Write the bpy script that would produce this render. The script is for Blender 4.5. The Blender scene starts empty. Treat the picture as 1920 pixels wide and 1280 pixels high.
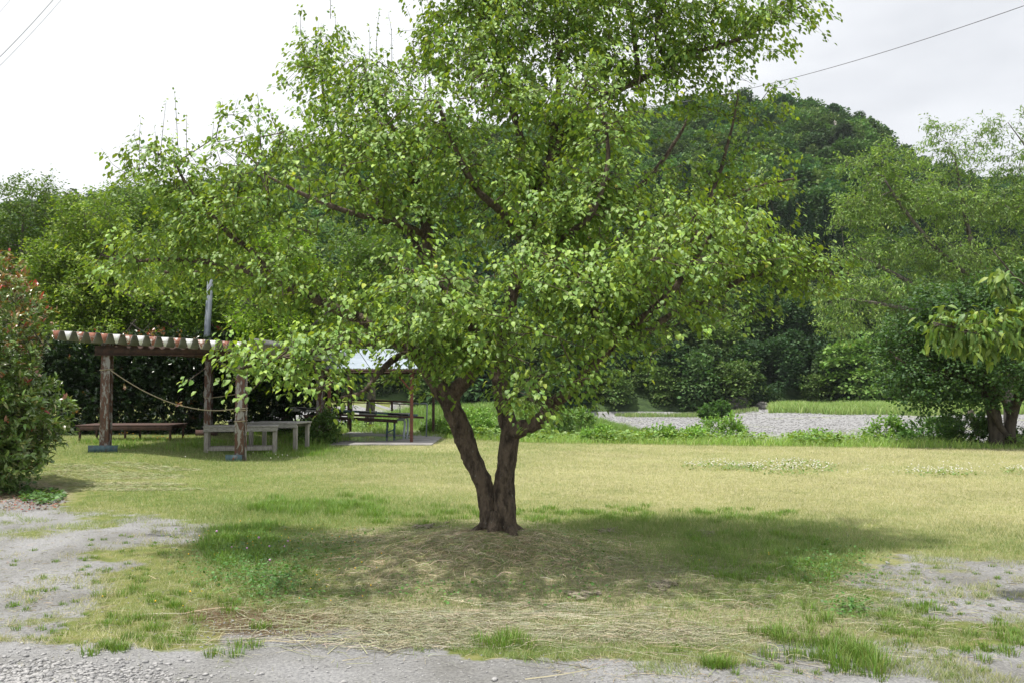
import bpy, bmesh, math, random
import numpy as np
from mathutils import Vector, noise as mnoise
R = math.radians
S = bpy.context.scene
COL = S.collection

# ------------------------------------------------------------------ camera
F = 1700.0; CAMZ = 1.6; PITCH = math.atan(85/1700.0)
cam_d = bpy.data.cameras.new("camera"); cam = bpy.data.objects.new("camera", cam_d); COL.objects.link(cam)
cam_d.sensor_width = 36; cam_d.lens = 36*F/1920; cam_d.clip_start = 0.1; cam_d.clip_end = 3000
cam.location = (0, 0, CAMZ); cam.rotation_euler = (math.pi/2+PITCH, 0, 0)
S.camera = cam

# ------------------------------------------------------------------ sky, sun, exposure
SUN_DIR = Vector((-0.25, -0.05, 1.0)).normalized()          # towards the sun
SUN_EL = math.asin(SUN_DIR.z); SUN_AZ = math.atan2(SUN_DIR.x, SUN_DIR.y)
W = bpy.data.worlds.new("World"); S.world = W; W.use_nodes = True
nt = W.node_tree; nt.nodes.clear()
out = nt.nodes.new('ShaderNodeOutputWorld'); bg = nt.nodes.new('ShaderNodeBackground')
sky = nt.nodes.new('ShaderNodeTexSky'); sky.sky_type = 'NISHITA'; sky.sun_disc = False
sky.sun_elevation = SUN_EL; sky.sun_rotation = SUN_AZ; sky.dust_density = 3.0; sky.air_density = 1.0
tc = nt.nodes.new('ShaderNodeTexCoord'); mp = nt.nodes.new('ShaderNodeMapping'); mp.inputs['Scale'].default_value = (1, 1, 2.6)
mp.inputs['Location'].default_value = (0.35, 0.2, 0.1)
no = nt.nodes.new('ShaderNodeTexNoise'); no.inputs['Scale'].default_value = 2.1; no.inputs['Detail'].default_value = 7; no.inputs['Roughness'].default_value = 0.5
rp = nt.nodes.new('ShaderNodeValToRGB')
rp.color_ramp.elements[0].position = 0.28; rp.color_ramp.elements[0].color = (5.0, 5.12, 5.38, 1)
rp.color_ramp.elements[1].position = 0.56; rp.color_ramp.elements[1].color = (7.4, 7.5, 7.65, 1)
mx = nt.nodes.new('ShaderNodeMix'); mx.data_type = 'RGBA'; mx.inputs['Factor'].default_value = 0.93
L = nt.links.new
L(tc.outputs['Generated'], mp.inputs['Vector']); L(mp.outputs[0], no.inputs['Vector'])
sx = nt.nodes.new('ShaderNodeSeparateXYZ'); L(tc.outputs['Generated'], sx.inputs[0])      # heavier cloud to the right, thin bright cloud to the left
mr0 = nt.nodes.new('ShaderNodeMapRange'); mr0.inputs['From Min'].default_value = 0.0; mr0.inputs['From Max'].default_value = 0.5; mr0.inputs['To Min'].default_value = 0.10; mr0.inputs['To Max'].default_value = -0.13
ad = nt.nodes.new('ShaderNodeMath'); ad.operation = 'ADD'; L(sx.outputs[0], mr0.inputs['Value']); L(no.outputs['Fac'], ad.inputs[0]); L(mr0.outputs[0], ad.inputs[1]); L(ad.outputs[0], rp.inputs['Fac'])
L(sky.outputs[0], mx.inputs[6]); L(rp.outputs[0], mx.inputs[7]); L(mx.outputs[2], bg.inputs['Color'])
bg.inputs['Strength'].default_value = 0.10; L(bg.outputs[0], out.inputs['Surface'])
sl = bpy.data.lights.new("sun", 'SUN'); sun = bpy.data.objects.new("sun", sl); COL.objects.link(sun)
sl.energy = 3.8; sl.angle = R(1.5); sl.color = (1.0, 0.955, 0.88)
sun.rotation_euler = SUN_DIR.to_track_quat('Z', 'Y').to_euler(); sun.location = (0, 0, 60)
S.view_settings.view_transform = 'Standard'; S.view_settings.look = 'None'; S.view_settings.gamma = 1
S.view_settings.use_curve_mapping = False; S.view_settings.exposure = 0.64
S.render.engine = 'CYCLES'
S.cycles.max_bounces = 6; S.cycles.diffuse_bounces = 3; S.cycles.transmission_bounces = 4; S.cycles.transparent_max_bounces = 4

# ------------------------------------------------------------------ geometry helpers
def P(px, py, Y):
    u = (px-960)/F; v = (640-py)/F
    dy = math.cos(PITCH)-v*math.sin(PITCH); dz = math.sin(PITCH)+v*math.cos(PITCH)
    t = Y/dy
    return (u*t, Y, CAMZ+dz*t)
def toPix(x, y, z=0.0):                                     # vectorised projection, used only to author the ground's zones
    zz = z-CAMZ; cy = y*math.cos(PITCH)+zz*math.sin(PITCH); cz = -y*math.sin(PITCH)+zz*math.cos(PITCH)
    cy = np.maximum(cy, 0.05)
    return 960+F*x/cy, 640-F*cz/cy
def sm(t):
    t = np.clip(t, 0, 1); return t*t*(3-2*t)
def _h(ix, iy, s):
    n = (ix.astype(np.int64)*374761393+iy.astype(np.int64)*668265263+s*974634777) & 0x7fffffff
    n = ((n ^ (n >> 13))*1274126177) & 0x7fffffff
    return ((n ^ (n >> 16)) & 0xffff)/65535.0
def vn(x, y, sc, seed=0, octv=3):
    x = np.asarray(x, float)/sc; y = np.asarray(y, float)/sc; o = 0; a = 1; tot = 0
    for k in range(octv):
        ix = np.floor(x); iy = np.floor(y); fx = x-ix; fy = y-iy; fx = fx*fx*(3-2*fx); fy = fy*fy*(3-2*fy)
        v = (_h(ix, iy, seed+k)*(1-fx)+_h(ix+1, iy, seed+k)*fx)*(1-fy)+(_h(ix, iy+1, seed+k)*(1-fx)+_h(ix+1, iy+1, seed+k)*fx)*fy
        o = o+a*v; tot += a; a *= .5; x = x*2.03+7.1; y = y*2.03+3.7
    return o/tot

def tag(o, label=None, cat=None, group=None, kind=None):
    if label: o['label'] = label
    if cat: o['category'] = cat
    if group: o['group'] = group
    if kind: o['kind'] = kind
    return o
def empty(name, loc, label=None, cat=None, group=None, rz=0):
    o = bpy.data.objects.new(name, None); COL.objects.link(o); o.location = loc; o.rotation_euler = (0, 0, rz)
    o.empty_display_size = 0.3
    return tag(o, label, cat, group)
def mesh_np(name, V, Fc, mat, parent=None, col=None, smooth=False, link=True, extra=None):
    """V (n,3) world or local coords, Fc list of (m,k) int arrays"""
    me = bpy.data.meshes.new(name)
    if isinstance(Fc, np.ndarray): Fc = [Fc]
    V = np.asarray(V, np.float32)
    nl = sum(f.size for f in Fc); nf = sum(len(f) for f in Fc)
    me.vertices.add(len(V)); me.vertices.foreach_set('co', V.ravel())
    me.loops.add(nl); me.loops.foreach_set('vertex_index', np.concatenate([f.ravel() for f in Fc]).astype(np.int32))
    st = []; tt = []; c = 0
    for f in Fc:
        k = f.shape[1]; st.append(c+np.arange(len(f))*k); tt.append(np.full(len(f), k)); c += f.size
    me.polygons.add(nf); me.polygons.foreach_set('loop_start', np.concatenate(st).astype(np.int32))
    me.polygons.foreach_set('loop_total', np.concatenate(tt).astype(np.int32))
    if smooth: me.polygons.foreach_set('use_smooth', np.ones(nf, bool))
    if col is not None:
        a = me.color_attributes.new('Col', 'FLOAT_COLOR', 'POINT')
        c4 = np.ones((len(V), 4), np.float32); c4[:, :col.shape[1]] = col
        a.data.foreach_set('color', c4.ravel())
    if extra is not None:
        a = me.color_attributes.new('Mask', 'FLOAT_COLOR', 'POINT')
        c4 = np.ones((len(V), 4), np.float32); c4[:, :extra.shape[1]] = extra
        a.data.foreach_set('color', c4.ravel())
    me.update(calc_edges=True); me.validate()
    if mat: me.materials.append(mat)
    o = bpy.data.objects.new(name, me)
    if link: COL.objects.link(o)
    if parent: o.parent = parent
    return o

# ------------------------------------------------------------------ materials
def newmat(name):
    m = bpy.data.materials.new(name); m.use_nodes = True; n = m.node_tree; n.nodes.clear(); return m, n
def leaf_mat(name, rough=0.42, trans=0.32, tcol=(1.25, 1.35, 0.45), spec=0.5, tint=(1, 1, 1)):
    m, n = newmat(name); N = n.nodes.new; l = n.links.new
    o = N('ShaderNodeOutputMaterial'); a = N('ShaderNodeAttribute'); a.attribute_name = 'Col'
    oi = N('ShaderNodeObjectInfo'); hs = N('ShaderNodeHueSaturation')
    mr = N('ShaderNodeMapRange'); mr.inputs['To Min'].default_value = 0.8; mr.inputs['To Max'].default_value = 1.22
    l(oi.outputs['Random'], mr.inputs['Value']); l(mr.outputs[0], hs.inputs['Value'])
    mu0 = N('ShaderNodeMix'); mu0.data_type = 'RGBA'; mu0.blend_type = 'MULTIPLY'; mu0.inputs['Factor'].default_value = 1; mu0.inputs[7].default_value = (*tint, 1)
    l(a.outputs['Color'], mu0.inputs[6]); l(mu0.outputs[2], hs.inputs['Color'])
    p = N('ShaderNodeBsdfPrincipled'); p.inputs['Roughness'].default_value = rough; p.inputs['Specular IOR Level'].default_value = spec
    l(hs.outputs[0], p.inputs['Base Color'])
    mu = N('ShaderNodeMix'); mu.data_type = 'RGBA'; mu.blend_type = 'MULTIPLY'; mu.inputs['Factor'].default_value = 1; mu.inputs[7].default_value = (*tcol, 1)
    l(hs.outputs[0], mu.inputs[6])
    t = N('ShaderNodeBsdfTranslucent'); l(mu.outputs[2], t.inputs['Color'])
    ms = N('ShaderNodeMixShader'); ms.inputs[0].default_value = trans
    l(p.outputs[0], ms.inputs[1]); l(t.outputs[0], ms.inputs[2]); l(ms.outputs[0], o.inputs['Surface'])
    return m
def surf_mat(name, c1, c2, scale=8, rough=0.8, bump=0.3, detail=6, c3=None, s3=2.0, t3=0.55, metal=0.0, spots=None, stretch=(1, 1, 1), bs=None, bd=0.02):
    """object-space noise between two colours, an optional second-scale third colour, bump"""
    m, n = newmat(name); N = n.nodes.new; l = n.links.new
    o = N('ShaderNodeOutputMaterial'); p = N('ShaderNodeBsdfPrincipled'); l(p.outputs[0], o.inputs['Surface'])
    p.inputs['Roughness'].default_value = rough; p.inputs['Metallic'].default_value = metal; p.inputs['Specular IOR Level'].default_value = 0.35
    g = N('ShaderNodeNewGeometry'); mp = N('ShaderNodeMapping'); mp.inputs['Scale'].default_value = stretch; l(g.outputs['Position'], mp.inputs['Vector'])
    t = N('ShaderNodeTexNoise'); t.inputs['Scale'].default_value = scale; t.inputs['Detail'].default_value = detail; t.inputs['Roughness'].default_value = 0.65
    l(mp.outputs[0], t.inputs['Vector'])
    r = N('ShaderNodeValToRGB'); r.color_ramp.elements[0].position = 0.36; r.color_ramp.elements[1].position = 0.56
    r.color_ramp.elements[0].color = (*c1, 1); r.color_ramp.elements[1].color = (*c2, 1); l(t.outputs['Fac'], r.inputs['Fac'])
    last = r.outputs[0]
    if c3:
        t3n = N('ShaderNodeTexNoise'); t3n.inputs['Scale'].default_value = s3; t3n.inputs['Detail'].default_value = 8; t3n.inputs['Roughness'].default_value = 0.7
        l(mp.outputs[0], t3n.inputs['Vector'])
        r3 = N('ShaderNodeValToRGB'); r3.color_ramp.elements[0].position = t3; r3.color_ramp.elements[1].position = t3+0.05
        l(t3n.outputs['Fac'], r3.inputs['Fac'])
        mx = N('ShaderNodeMix'); mx.data_type = 'RGBA'; l(r3.outputs[0], mx.inputs['Factor']); l(last, mx.inputs[6]); mx.inputs[7].default_value = (*c3, 1)
        last = mx.outputs[2]
    l(last, p.inputs['Base Color'])
    if bump:
        b = N('ShaderNodeBump'); b.inputs['Strength'].default_value = bump; b.inputs['Distance'].default_value = bd
        tb = N('ShaderNodeTexNoise'); tb.inputs['Scale'].default_value = bs or scale*2.5; tb.inputs['Detail'].default_value = 8
        l(mp.outputs[0], tb.inputs['Vector']); l(tb.outputs['Fac'], b.inputs['Height']); l(b.outputs[0], p.inputs['Normal'])
    return m
M = {}
M['leaf'] = leaf_mat('plum_leaf', 0.5, 0.23, (1.75, 1.5, 0.35), 0.32)
M['leaf_far'] = leaf_mat('broad_leaf', 0.55, 0.30, (1.2, 1.35, 0.45), 0.3)
M['leaf_hill'] = leaf_mat('hillside_leaf', 0.7, 0.2, (1.1, 1.3, 0.5), 0.2)
M['leaf_gloss'] = leaf_mat('evergreen_leaf', 0.3, 0.18, (1.2, 1.3, 0.4), 0.6)
M['blade'] = leaf_mat('grass_blade', 0.6, 0.3, (1.1, 1.25, 0.5), 0.25)
M['straw'] = leaf_mat('straw', 0.6, 0.12, (1, 1, 0.8), 0.3)
M['bark'] = surf_mat('plum_bark', (0.045, 0.034, 0.026), (0.15, 0.115, 0.085), 16, 0.95, 1.0, 8, (0.22, 0.21, 0.18), 26, 0.62, stretch=(1, 1, 0.45), bs=30, bd=0.07)
M['bark_grey'] = surf_mat('grey_bark', (0.05, 0.045, 0.038), (0.16, 0.14, 0.12), 12, 0.95, 0.6, stretch=(1, 1, 0.3))
M['bark_dark'] = surf_mat('dark_bark', (0.03, 0.025, 0.02), (0.09, 0.075, 0.06), 12, 0.95, 0.6, stretch=(1, 1, 0.3))
M['rust_post'] = surf_mat('rusty_white_paint', (0.15, 0.075, 0.055), (0.09, 0.055, 0.045), 22, 0.8, 0.3, 7, (0.30, 0.29, 0.285), 11, 0.50, stretch=(1, 1, 0.35))
M['red_iron'] = surf_mat('red_primer', (0.21, 0.075, 0.05), (0.13, 0.055, 0.042), 12, 0.7, 0.2)
M['dark_iron'] = surf_mat('dark_rusted_iron', (0.045, 0.03, 0.026), (0.09, 0.05, 0.04), 10, 0.75, 0.3)
M['teal_iron'] = surf_mat('teal_painted_iron', (0.05, 0.10, 0.12), (0.09, 0.15, 0.17), 14, 0.6, 0.2, c3=(0.14, 0.06, 0.04), s3=9, t3=0.57)
M['roof_iron'] = surf_mat('grey_roof_steel', (0.13, 0.13, 0.125), (0.24, 0.24, 0.235), 3, 0.6, 0.1, c3=(0.16, 0.07, 0.04), s3=2.5, t3=0.62, stretch=(3, 0.3, 1))
M['end_white'] = surf_mat('chipped_white_paint', (0.80, 0.80, 0.80), (0.7, 0.7, 0.7), 6, 0.6, 0.1, c3=(0.34, 0.14, 0.09), s3=7, t3=0.56)
M['end_rust'] = surf_mat('peeling_rust_paint', (0.36, 0.15, 0.10), (0.27, 0.11, 0.075), 9, 0.75, 0.2, c3=(0.66, 0.61, 0.58), s3=8, t3=0.52)
M['blue_roof'] = surf_mat('pale_blue_roof_sheet', (0.25, 0.30, 0.35), (0.32, 0.37, 0.42), 3, 0.45, 0.05)
M['wood'] = surf_mat('weathered_wood', (0.20, 0.19, 0.175), (0.36, 0.35, 0.33), 10, 0.9, 0.4, stretch=(0.25, 6, 6), bd=0.006)
M['wood_leg'] = surf_mat('weathered_wood_leg', (0.20, 0.185, 0.16), (0.36, 0.34, 0.31), 12, 0.9, 0.3, stretch=(5, 5, 0.5), bd=0.006)
M['steel'] = surf_mat('galvanised_steel', (0.15, 0.175, 0.21), (0.20, 0.225, 0.26), 5, 0.6, 0.05)
M['sink'] = surf_mat('grey_enamel_sink', (0.42, 0.43, 0.42), (0.30, 0.30, 0.29), 8, 0.5, 0.05)
M['pipe'] = surf_mat('pale_plastic_pipe', (0.45, 0.50, 0.54), (0.38, 0.42, 0.46), 8, 0.5, 0.0)
M['rope'] = surf_mat('rope_fibre', (0.30, 0.25, 0.17), (0.42, 0.36, 0.26), 60, 0.9, 0.5)
M['wire'] = surf_mat('wire_sheath', (0.10, 0.10, 0.11), (0.14, 0.14, 0.15), 4, 0.6, 0)
M['wire_pale'] = surf_mat('pale_wire', (0.35, 0.36, 0.38), (0.42, 0.43, 0.45), 4, 0.6, 0)
M['concrete'] = surf_mat('damp_concrete', (0.13, 0.125, 0.12), (0.27, 0.26, 0.25), 1.2, 0.7, 0.2, bs=30)
M['stone'] = surf_mat('grey_stone', (0.17, 0.17, 0.175), (0.36, 0.355, 0.35), 25, 0.9, 0.3)
M['rock'] = surf_mat('bank_rock', (0.06, 0.058, 0.05), (0.22, 0.21, 0.19), 0.9, 0.95, 1.0, 9, bs=2.0, bd=0.4)
M['clod'] = surf_mat('dry_wood_chip', (0.10, 0.08, 0.06), (0.30, 0.26, 0.2), 30, 0.95, 0.5)
M['flower_white'] = surf_mat('clover_white', (0.78, 0.77, 0.72), (0.62, 0.6, 0.5), 60, 0.9, 0)
M['flower_pink'] = surf_mat('clover_pink', (0.50, 0.22, 0.46), (0.6, 0.35, 0.56), 60, 0.9, 0)
M['flower_yellow'] = surf_mat('yellow_petal', (0.75, 0.52, 0.04), (0.75, 0.42, 0.04), 60, 0.8, 0)
M['fruit'] = surf_mat('green_plum', (0.36, 0.42, 0.08), (0.50, 0.45, 0.10), 20, 0.45, 0)
M['puddle'] = surf_mat('wet_film', (0.30, 0.32, 0.34), (0.22, 0.23, 0.24), 2, 0.12, 0)
m, n = newmat('river_water'); o_ = n.nodes.new('ShaderNodeOutputMaterial'); p_ = n.nodes.new('ShaderNodeBsdfPrincipled')
p_.inputs['Base Color'].default_value = (0.02, 0.03, 0.025, 1); p_.inputs['Roughness'].default_value = 0.12
b_ = n.nodes.new('ShaderNodeBump'); t_ = n.nodes.new('ShaderNodeTexNoise'); t_.inputs['Scale'].default_value = 1.5; b_.inputs['Strength'].default_value = 0.2
n.links.new(t_.outputs['Fac'], b_.inputs['Height']); n.links.new(b_.outputs[0], p_.inputs['Normal']); n.links.new(p_.outputs[0], o_.inputs['Surface'])
M['water'] = m

# ------------------------------------------------------------------ terrain
TREE = (-0.16, 9.0)
SILX = [-900, -300, 0, 280, 340, 450, 520, 700, 900, 1100, 1250, 1330, 1400, 1470, 1560, 1620, 1660, 1700, 1760, 1850, 1920, 2300, 3000]
SILY = [420, 390, 380, 350, 338, 310, 286, 252, 226, 202, 183, 170, 164, 166, 182, 196, 226, 268, 298, 320, 324, 345, 420]
D0, D1 = 104.0, 262.0
def edgeY(x):
    return np.where(x < 0.6, 26.6+np.clip(0.6-x, 0, 8)*0.9, 26.6-0.22*(x-0.6))
def H(x, y):
    x = np.asarray(x, float); y = np.asarray(y, float)
    z = 0.18*sm((-6.0-x)/2.4)*sm((y-14.5)/4.0)
    d2 = ((x-TREE[0]+0.02)/1.05)**2+((y-TREE[1]+0.12)/1.0)**2
    z = z+0.19*np.exp(-d2*1.05)*(0.86+0.28*vn(x, y, 0.28, 5))
    z = z+0.02*(vn(x, y, 2.2, 9)-0.5)+0.013*(vn(x, y, 0.25, 11)-0.5)
    bank = sm((y-edgeY(x))/11.0)*sm((x+15)/6.0)
    z = z-1.25*bank
    z = z+1.45*np.exp(-(((x+1.5)/7.0)**2+((y-50)/6.5)**2)**2)
    z = z+0.7*sm((x-17)/10)*np.exp(-((y-88)/12)**2)
    z = z+0.14*(vn(x, y, 7, 21)-0.5)*bank
    z = z-1.2*sm((y-90)/4.0)*(1-sm((y-101)/4.0))
    yy = np.maximum(y, 1.0)
    px = 960+F*x/yy
    zp = (725-np.interp(px, SILX, SILY))/F*D1+1.6-6.0
    t = np.clip((y-D0)/(D1-D0), 0, 2.4)
    hz = (zp)*np.where(t < 1, t**0.92, 1-0.55*sm((t-1)/1.1))
    hz = hz*sm((y-D0)/16.0+.25)+sm((y-D0)/5.0)*1.6+sm((y-D0)/30)*(vn(x, y, 38, 31)-0.5)*12*np.clip(1-abs(t-0.4)/0.6, 0, 1)
    return z+np.where(y > D0, hz, 0)

# zones of the near ground, authored where the photograph has them
def ell(px, py, cx, cy, rx, ry):
    return np.clip(1.35-np.sqrt(((px-cx)/rx)**2+((py-cy)/ry)**2), 0, 1)/1.0
def zones(x, y):
    px, py = toPix(x, y, 0.0)
    ok = (y > 2.0)
    nz = vn(x, y, 0.55, 41, 4)-0.5; nb = vn(x, y, 1.7, 47, 3)-0.5
    low = np.interp(px, [0, 200, 330, 420, 640, 760, 900, 1100, 1300, 1420, 1600, 1920], [1200, 1205, 1208, 1180, 1178, 1205, 1235, 1248, 1262, 1252, 1275, 1262])
    gr = sm((py-low+18+34*(vn(x, y, .22, 93, 3)-.5)+24*(vn(x, y, .9, 94, 2)-.5))/30.0)*1.0
    gr = np.maximum(gr, 1.15*ell(px, py, 20, 1085, 320, 125))
    gr = np.maximum(gr, 1.0*ell(px, py, 40, 955, 95, 24))
    gr = np.maximum(gr, 0.8*ell(px, py, 170, 1000, 230, 34))
    gr = np.maximum(gr, 0.62*ell(px, py, 1830, 1115, 240, 80))
    gr = np.maximum(gr, 0.62*sm((py-1175)/60)*sm((px-1350)/150))
    gr = np.maximum(gr, 0.75*ell(px, py, 1120, 1262, 300, 25))
    strip = ell(px, py, 300, 1130, 120, 70)+ell(px, py, 410, 1080, 110, 60)+ell(px, py, 340, 1190, 80, 28)
    gr = np.clip(gr-0.65*np.clip(strip, 0, 1), 0, 1)
    gr = np.where(py > 1330, 1.0, gr)
    gr = np.clip(gr+(nz*1.6+nb*1.1)*np.clip(gr*(1.15-gr)*3.6, 0, 1), 0, 1)
    dry = 0.55*sm((px-560)/700.0)*(1-sm((py-975)/60.0))+0.45*ell(px, py, 1200, 905, 620, 75)+0.35*sm((px-1400)/300)*(1-sm((py-1080)/60))
    dry = dry+0.55*ell(px, py, 230, 900, 190, 16)+0.9*ell(px, py, 800, 838, 90, 9)
    dry = np.clip(dry+nz*0.7+nb*0.5, 0, 1)*(1-0.65*ell(px, py, 1000, 990, 700, 40))
    dry = dry*(1-sm((y-edgeY(x)+1.0)/1.5))
    str_ = 1.1*ell(px, py, 930, 1060, 330, 85)+0.55*ell(px, py, 1180, 1080, 300, 70)+0.9*ell(px, py, 1150, 1175, 560, 42)+0.8*ell(px, py, 700, 1165, 180, 45)+0.5*ell(px, py, 650, 1010, 200, 25)
    litter = 0.9*ell(px, py, 60, 925, 90, 26)
    str_ = np.clip(str_+nz*0.6, 0, 1)*(1-0.6*gr)
    moss = np.clip(1.5*ell(px, py, 500, 1163, 150, 27)+nz*1.2-0.05, 0, 1)*(ell(px, py, 520, 1160, 170, 40) > 0)
    near = sm((60-y)/10.0)
    gr = np.where(ok, gr, 1.0)
    return gr*near, np.where(ok, dry, 0)*near, np.where(ok, np.maximum(str_, litter), 0)*near, np.where(ok, moss, 0)*near

def axis(c, span, n, lo, hi, k=6.0):
    a = math.asinh((lo-c)*math.sinh(k)/span)/k; b = math.asinh((hi-c)*math.sinh(k)/span)/k
    return c+span*np.sinh(np.linspace(a, b, n)*k)/math.sinh(k)
gx = axis(0.0, 600, 560, -430, 430); gy = axis(8.0, 600, 520, -14, 620)
GX, GY = np.meshgrid(gx, gy); GZ = H(GX, GY)
nx, ny = len(gx), len(gy)
TV = np.stack([GX, GY, GZ], -1).reshape(-1, 3)
g_, d_, s_, m_ = zones(GX.ravel(), GY.ravel())
TM = np.stack([g_, d_, s_, m_], -1)
ii = np.arange((nx-1)*(ny-1)); iy = ii//(nx-1); ix = ii % (nx-1); b0 = iy*nx+ix
TF = np.stack([b0, b0+1, b0+nx+1, b0+nx], -1)
fy = gy[iy]; fx = gx[ix]
def ground_mat():
    m, n = newmat('ground'); N = n.nodes.new; l = n.links.new
    o = N('ShaderNodeOutputMaterial'); p = N('ShaderNodeBsdfPrincipled'); l(p.outputs[0], o.inputs['Surface']); p.inputs['Roughness'].default_value = 0.95; p.inputs['Specular IOR Level'].default_value = 0.15
    g = N('ShaderNodeNewGeometry'); a = N('ShaderNodeAttribute'); a.attribute_name = 'Mask'; sp = N('ShaderNodeSeparateColor'); l(a.outputs['Color'], sp.inputs[0])
    def ns(sc, det=8, ro=0.6):
        t = N('ShaderNodeTexNoise'); t.inputs['Scale'].default_value = sc; t.inputs['Detail'].default_value = det; t.inputs['Roughness'].default_value = ro; l(g.outputs['Position'], t.inputs['Vector']); return t.outputs['Fac']
    def ramp(f, stops):
        r = N('ShaderNodeValToRGB'); e = r.color_ramp.elements
        while len(e) < len(stops): e.new(0.5)
        for q, (po, c) in zip(e, stops): q.position = po; q.color = (*c, 1)
        l(f, r.inputs['Fac']); return r.outputs[0]
    def mix(f, a_, b_):
        x = N('ShaderNodeMix'); x.data_type = 'RGBA'; l(f, x.inputs['Factor']); l(a_, x.inputs[6]); l(b_, x.inputs[7]); return x.outputs[2]
    soil = ramp(ns(5), [(0.3, (0.10, 0.13, 0.035)), (0.5, (0.16, 0.18, 0.055)), (0.7, (0.23, 0.22, 0.09))])
    dry = ramp(ns(7), [(0.3, (0.20, 0.21, 0.08)), (0.5, (0.29, 0.285, 0.13)), (0.7, (0.37, 0.34, 0.18))])
    grav = ramp(ns(45, 10, 0.75), [(0.3, (0.11, 0.11, 0.112)), (0.47, (0.225, 0.225, 0.23)), (0.56, (0.275, 0.275, 0.275)), (0.7, (0.38, 0.375, 0.37))])
    grav2 = ramp(ns(1.1, 6), [(0.35, (0.74, 0.73, 0.69)), (0.6, (1.1, 1.1, 1.1))])
    mm = N('ShaderNodeMix'); mm.data_type = 'RGBA'; mm.blend_type = 'MULTIPLY'; mm.inputs['Factor'].default_value = 1; l(grav, mm.inputs[6]); l(grav2, mm.inputs[7])
    str_ = ramp(ns(22, 10, 0.7), [(0.3, (0.12, 0.10, 0.06)), (0.5, (0.27, 0.24, 0.145)), (0.72, (0.44, 0.40, 0.27))])
    moss = ramp(ns(30, 10, 0.7), [(0.3, (0.055, 0.04, 0.02)), (0.55, (0.13, 0.09, 0.05)), (0.7, (0.34, 0.32, 0.29))])
    def rag(sock, sc, amt):
        a1 = N('ShaderNodeMath'); a1.operation = 'MULTIPLY_ADD'; l(ns(sc, 10, .7), a1.inputs[0]); a1.inputs[1].default_value = amt; a1.inputs[2].default_value = -amt/2
        a2 = N('ShaderNodeMath'); a2.operation = 'ADD'; l(a1.outputs[0], a2.inputs[0]); l(sock, a2.inputs[1])
        q = N('ShaderNodeMapRange'); q.interpolation_type = 'SMOOTHSTEP'; q.inputs['From Min'].default_value = .30; q.inputs['From Max'].default_value = .62; l(a2.outputs[0], q.inputs['Value']); return q.outputs[0]
    c = mix(sp.outputs[1], soil, dry); c = mix(rag(sp.outputs[2], 7, 1.3), c, str_); c = mix(rag(sp.outputs[0], 5, 1.5), c, mm.outputs[2]); 
    c = mix(a.outputs['Alpha'], c, moss)
    l(c, p.inputs['Base Color'])
    b = N('ShaderNodeBump'); b.inputs['Strength'].default_value = 0.8; b.inputs['Distance'].default_value = 0.02; l(ns(60, 8, 0.7), b.inputs['Height']); l(b.outputs[0], p.inputs['Normal'])
    return m
def bed_mat():
    m, n = newmat('river_shingle'); N = n.nodes.new; l = n.links.new
    o = N('ShaderNodeOutputMaterial'); p = N('ShaderNodeBsdfPrincipled'); l(p.outputs[0], o.inputs['Surface']); p.inputs['Roughness'].default_value = 0.95
    g = N('ShaderNodeNewGeometry'); v = N('ShaderNodeTexVoronoi'); v.inputs['Scale'].default_value = 4.5; l(g.outputs['Position'], v.inputs['Vector'])
    r = N('ShaderNodeValToRGB'); r.color_ramp.elements[0].color = (0.19, 0.19, 0.195, 1); r.color_ramp.elements[1].color = (0.32, 0.32, 0.32, 1)
    s = N('ShaderNodeSeparateColor'); l(v.outputs['Color'], s.inputs[0]); l(s.outputs[0], r.inputs['Fac'])
    a = N('ShaderNodeAttribute'); a.attribute_name = 'Mask'; sp = N('ShaderNodeSeparateColor'); l(a.outputs['Color'], sp.inputs[0])
    t = N('ShaderNodeTexNoise'); t.inputs['Scale'].default_value = 0.12; t.inputs['Detail'].default_value = 6; l(g.outputs['Position'], t.inputs['Vector'])
    r2 = N('ShaderNodeValToRGB'); r2.color_ramp.elements[0].position = 0.56; r2.color_ramp.elements[1].position = 0.66; l(t.outputs['Fac'], r2.inputs['Fac'])
    x = N('ShaderNodeMix'); x.data_type = 'RGBA'; l(r2.outputs[0], x.inputs['Factor']); l(r.outputs[0], x.inputs[6]); x.inputs[7].default_value = (0.20, 0.23, 0.09, 1)
    l(x.outputs[2], p.inputs['Base Color'])
    b = N('ShaderNodeBump'); b.inputs['Distance'].default_value = 0.15; l(v.outputs['Distance'], b.inputs['Height']); l(b.outputs[0], p.inputs['Normal'])
    return m
def terrain(name, mask, mat):
    f = TF[mask]; u, inv = np.unique(f, return_inverse=True)
    o = mesh_np(name, TV[u], inv.reshape(-1, 4), mat, smooth=True, extra=TM[u]); o['kind'] = 'structure'; return o
M['ground'] = ground_mat(); M['bed'] = bed_mat()
M['undergrowth'] = surf_mat('hill_undergrowth', (0.018, 0.035, 0.012), (0.05, 0.085, 0.025), 0.5, 1.0, 0.6, bs=1, bd=0.5)
M['bank_soil'] = surf_mat('bank_soil', (0.10, 0.12, 0.04), (0.20, 0.20, 0.09), 0.8, 1.0, 0.3, bs=3)
eY = edgeY(fx)
isbed = ((fy > eY+9) & (fy < 104) & (fx > -14))
near_m = (fy <= eY+9) | ((fx <= -14) & (fy < 104))
terrain('ground', near_m, M['ground']); terrain('riverbed', isbed, M['bed']); terrain('hill', fy >= 104, M['undergrowth'])
water = mesh_np('river', np.array([[-60, 89, -1.72], [140, 89, -1.72], [140, 106, -1.72], [-60, 106, -1.72]]), np.array([[0, 1, 2, 3]]), M['water']); water['kind'] = 'structure'

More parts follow.
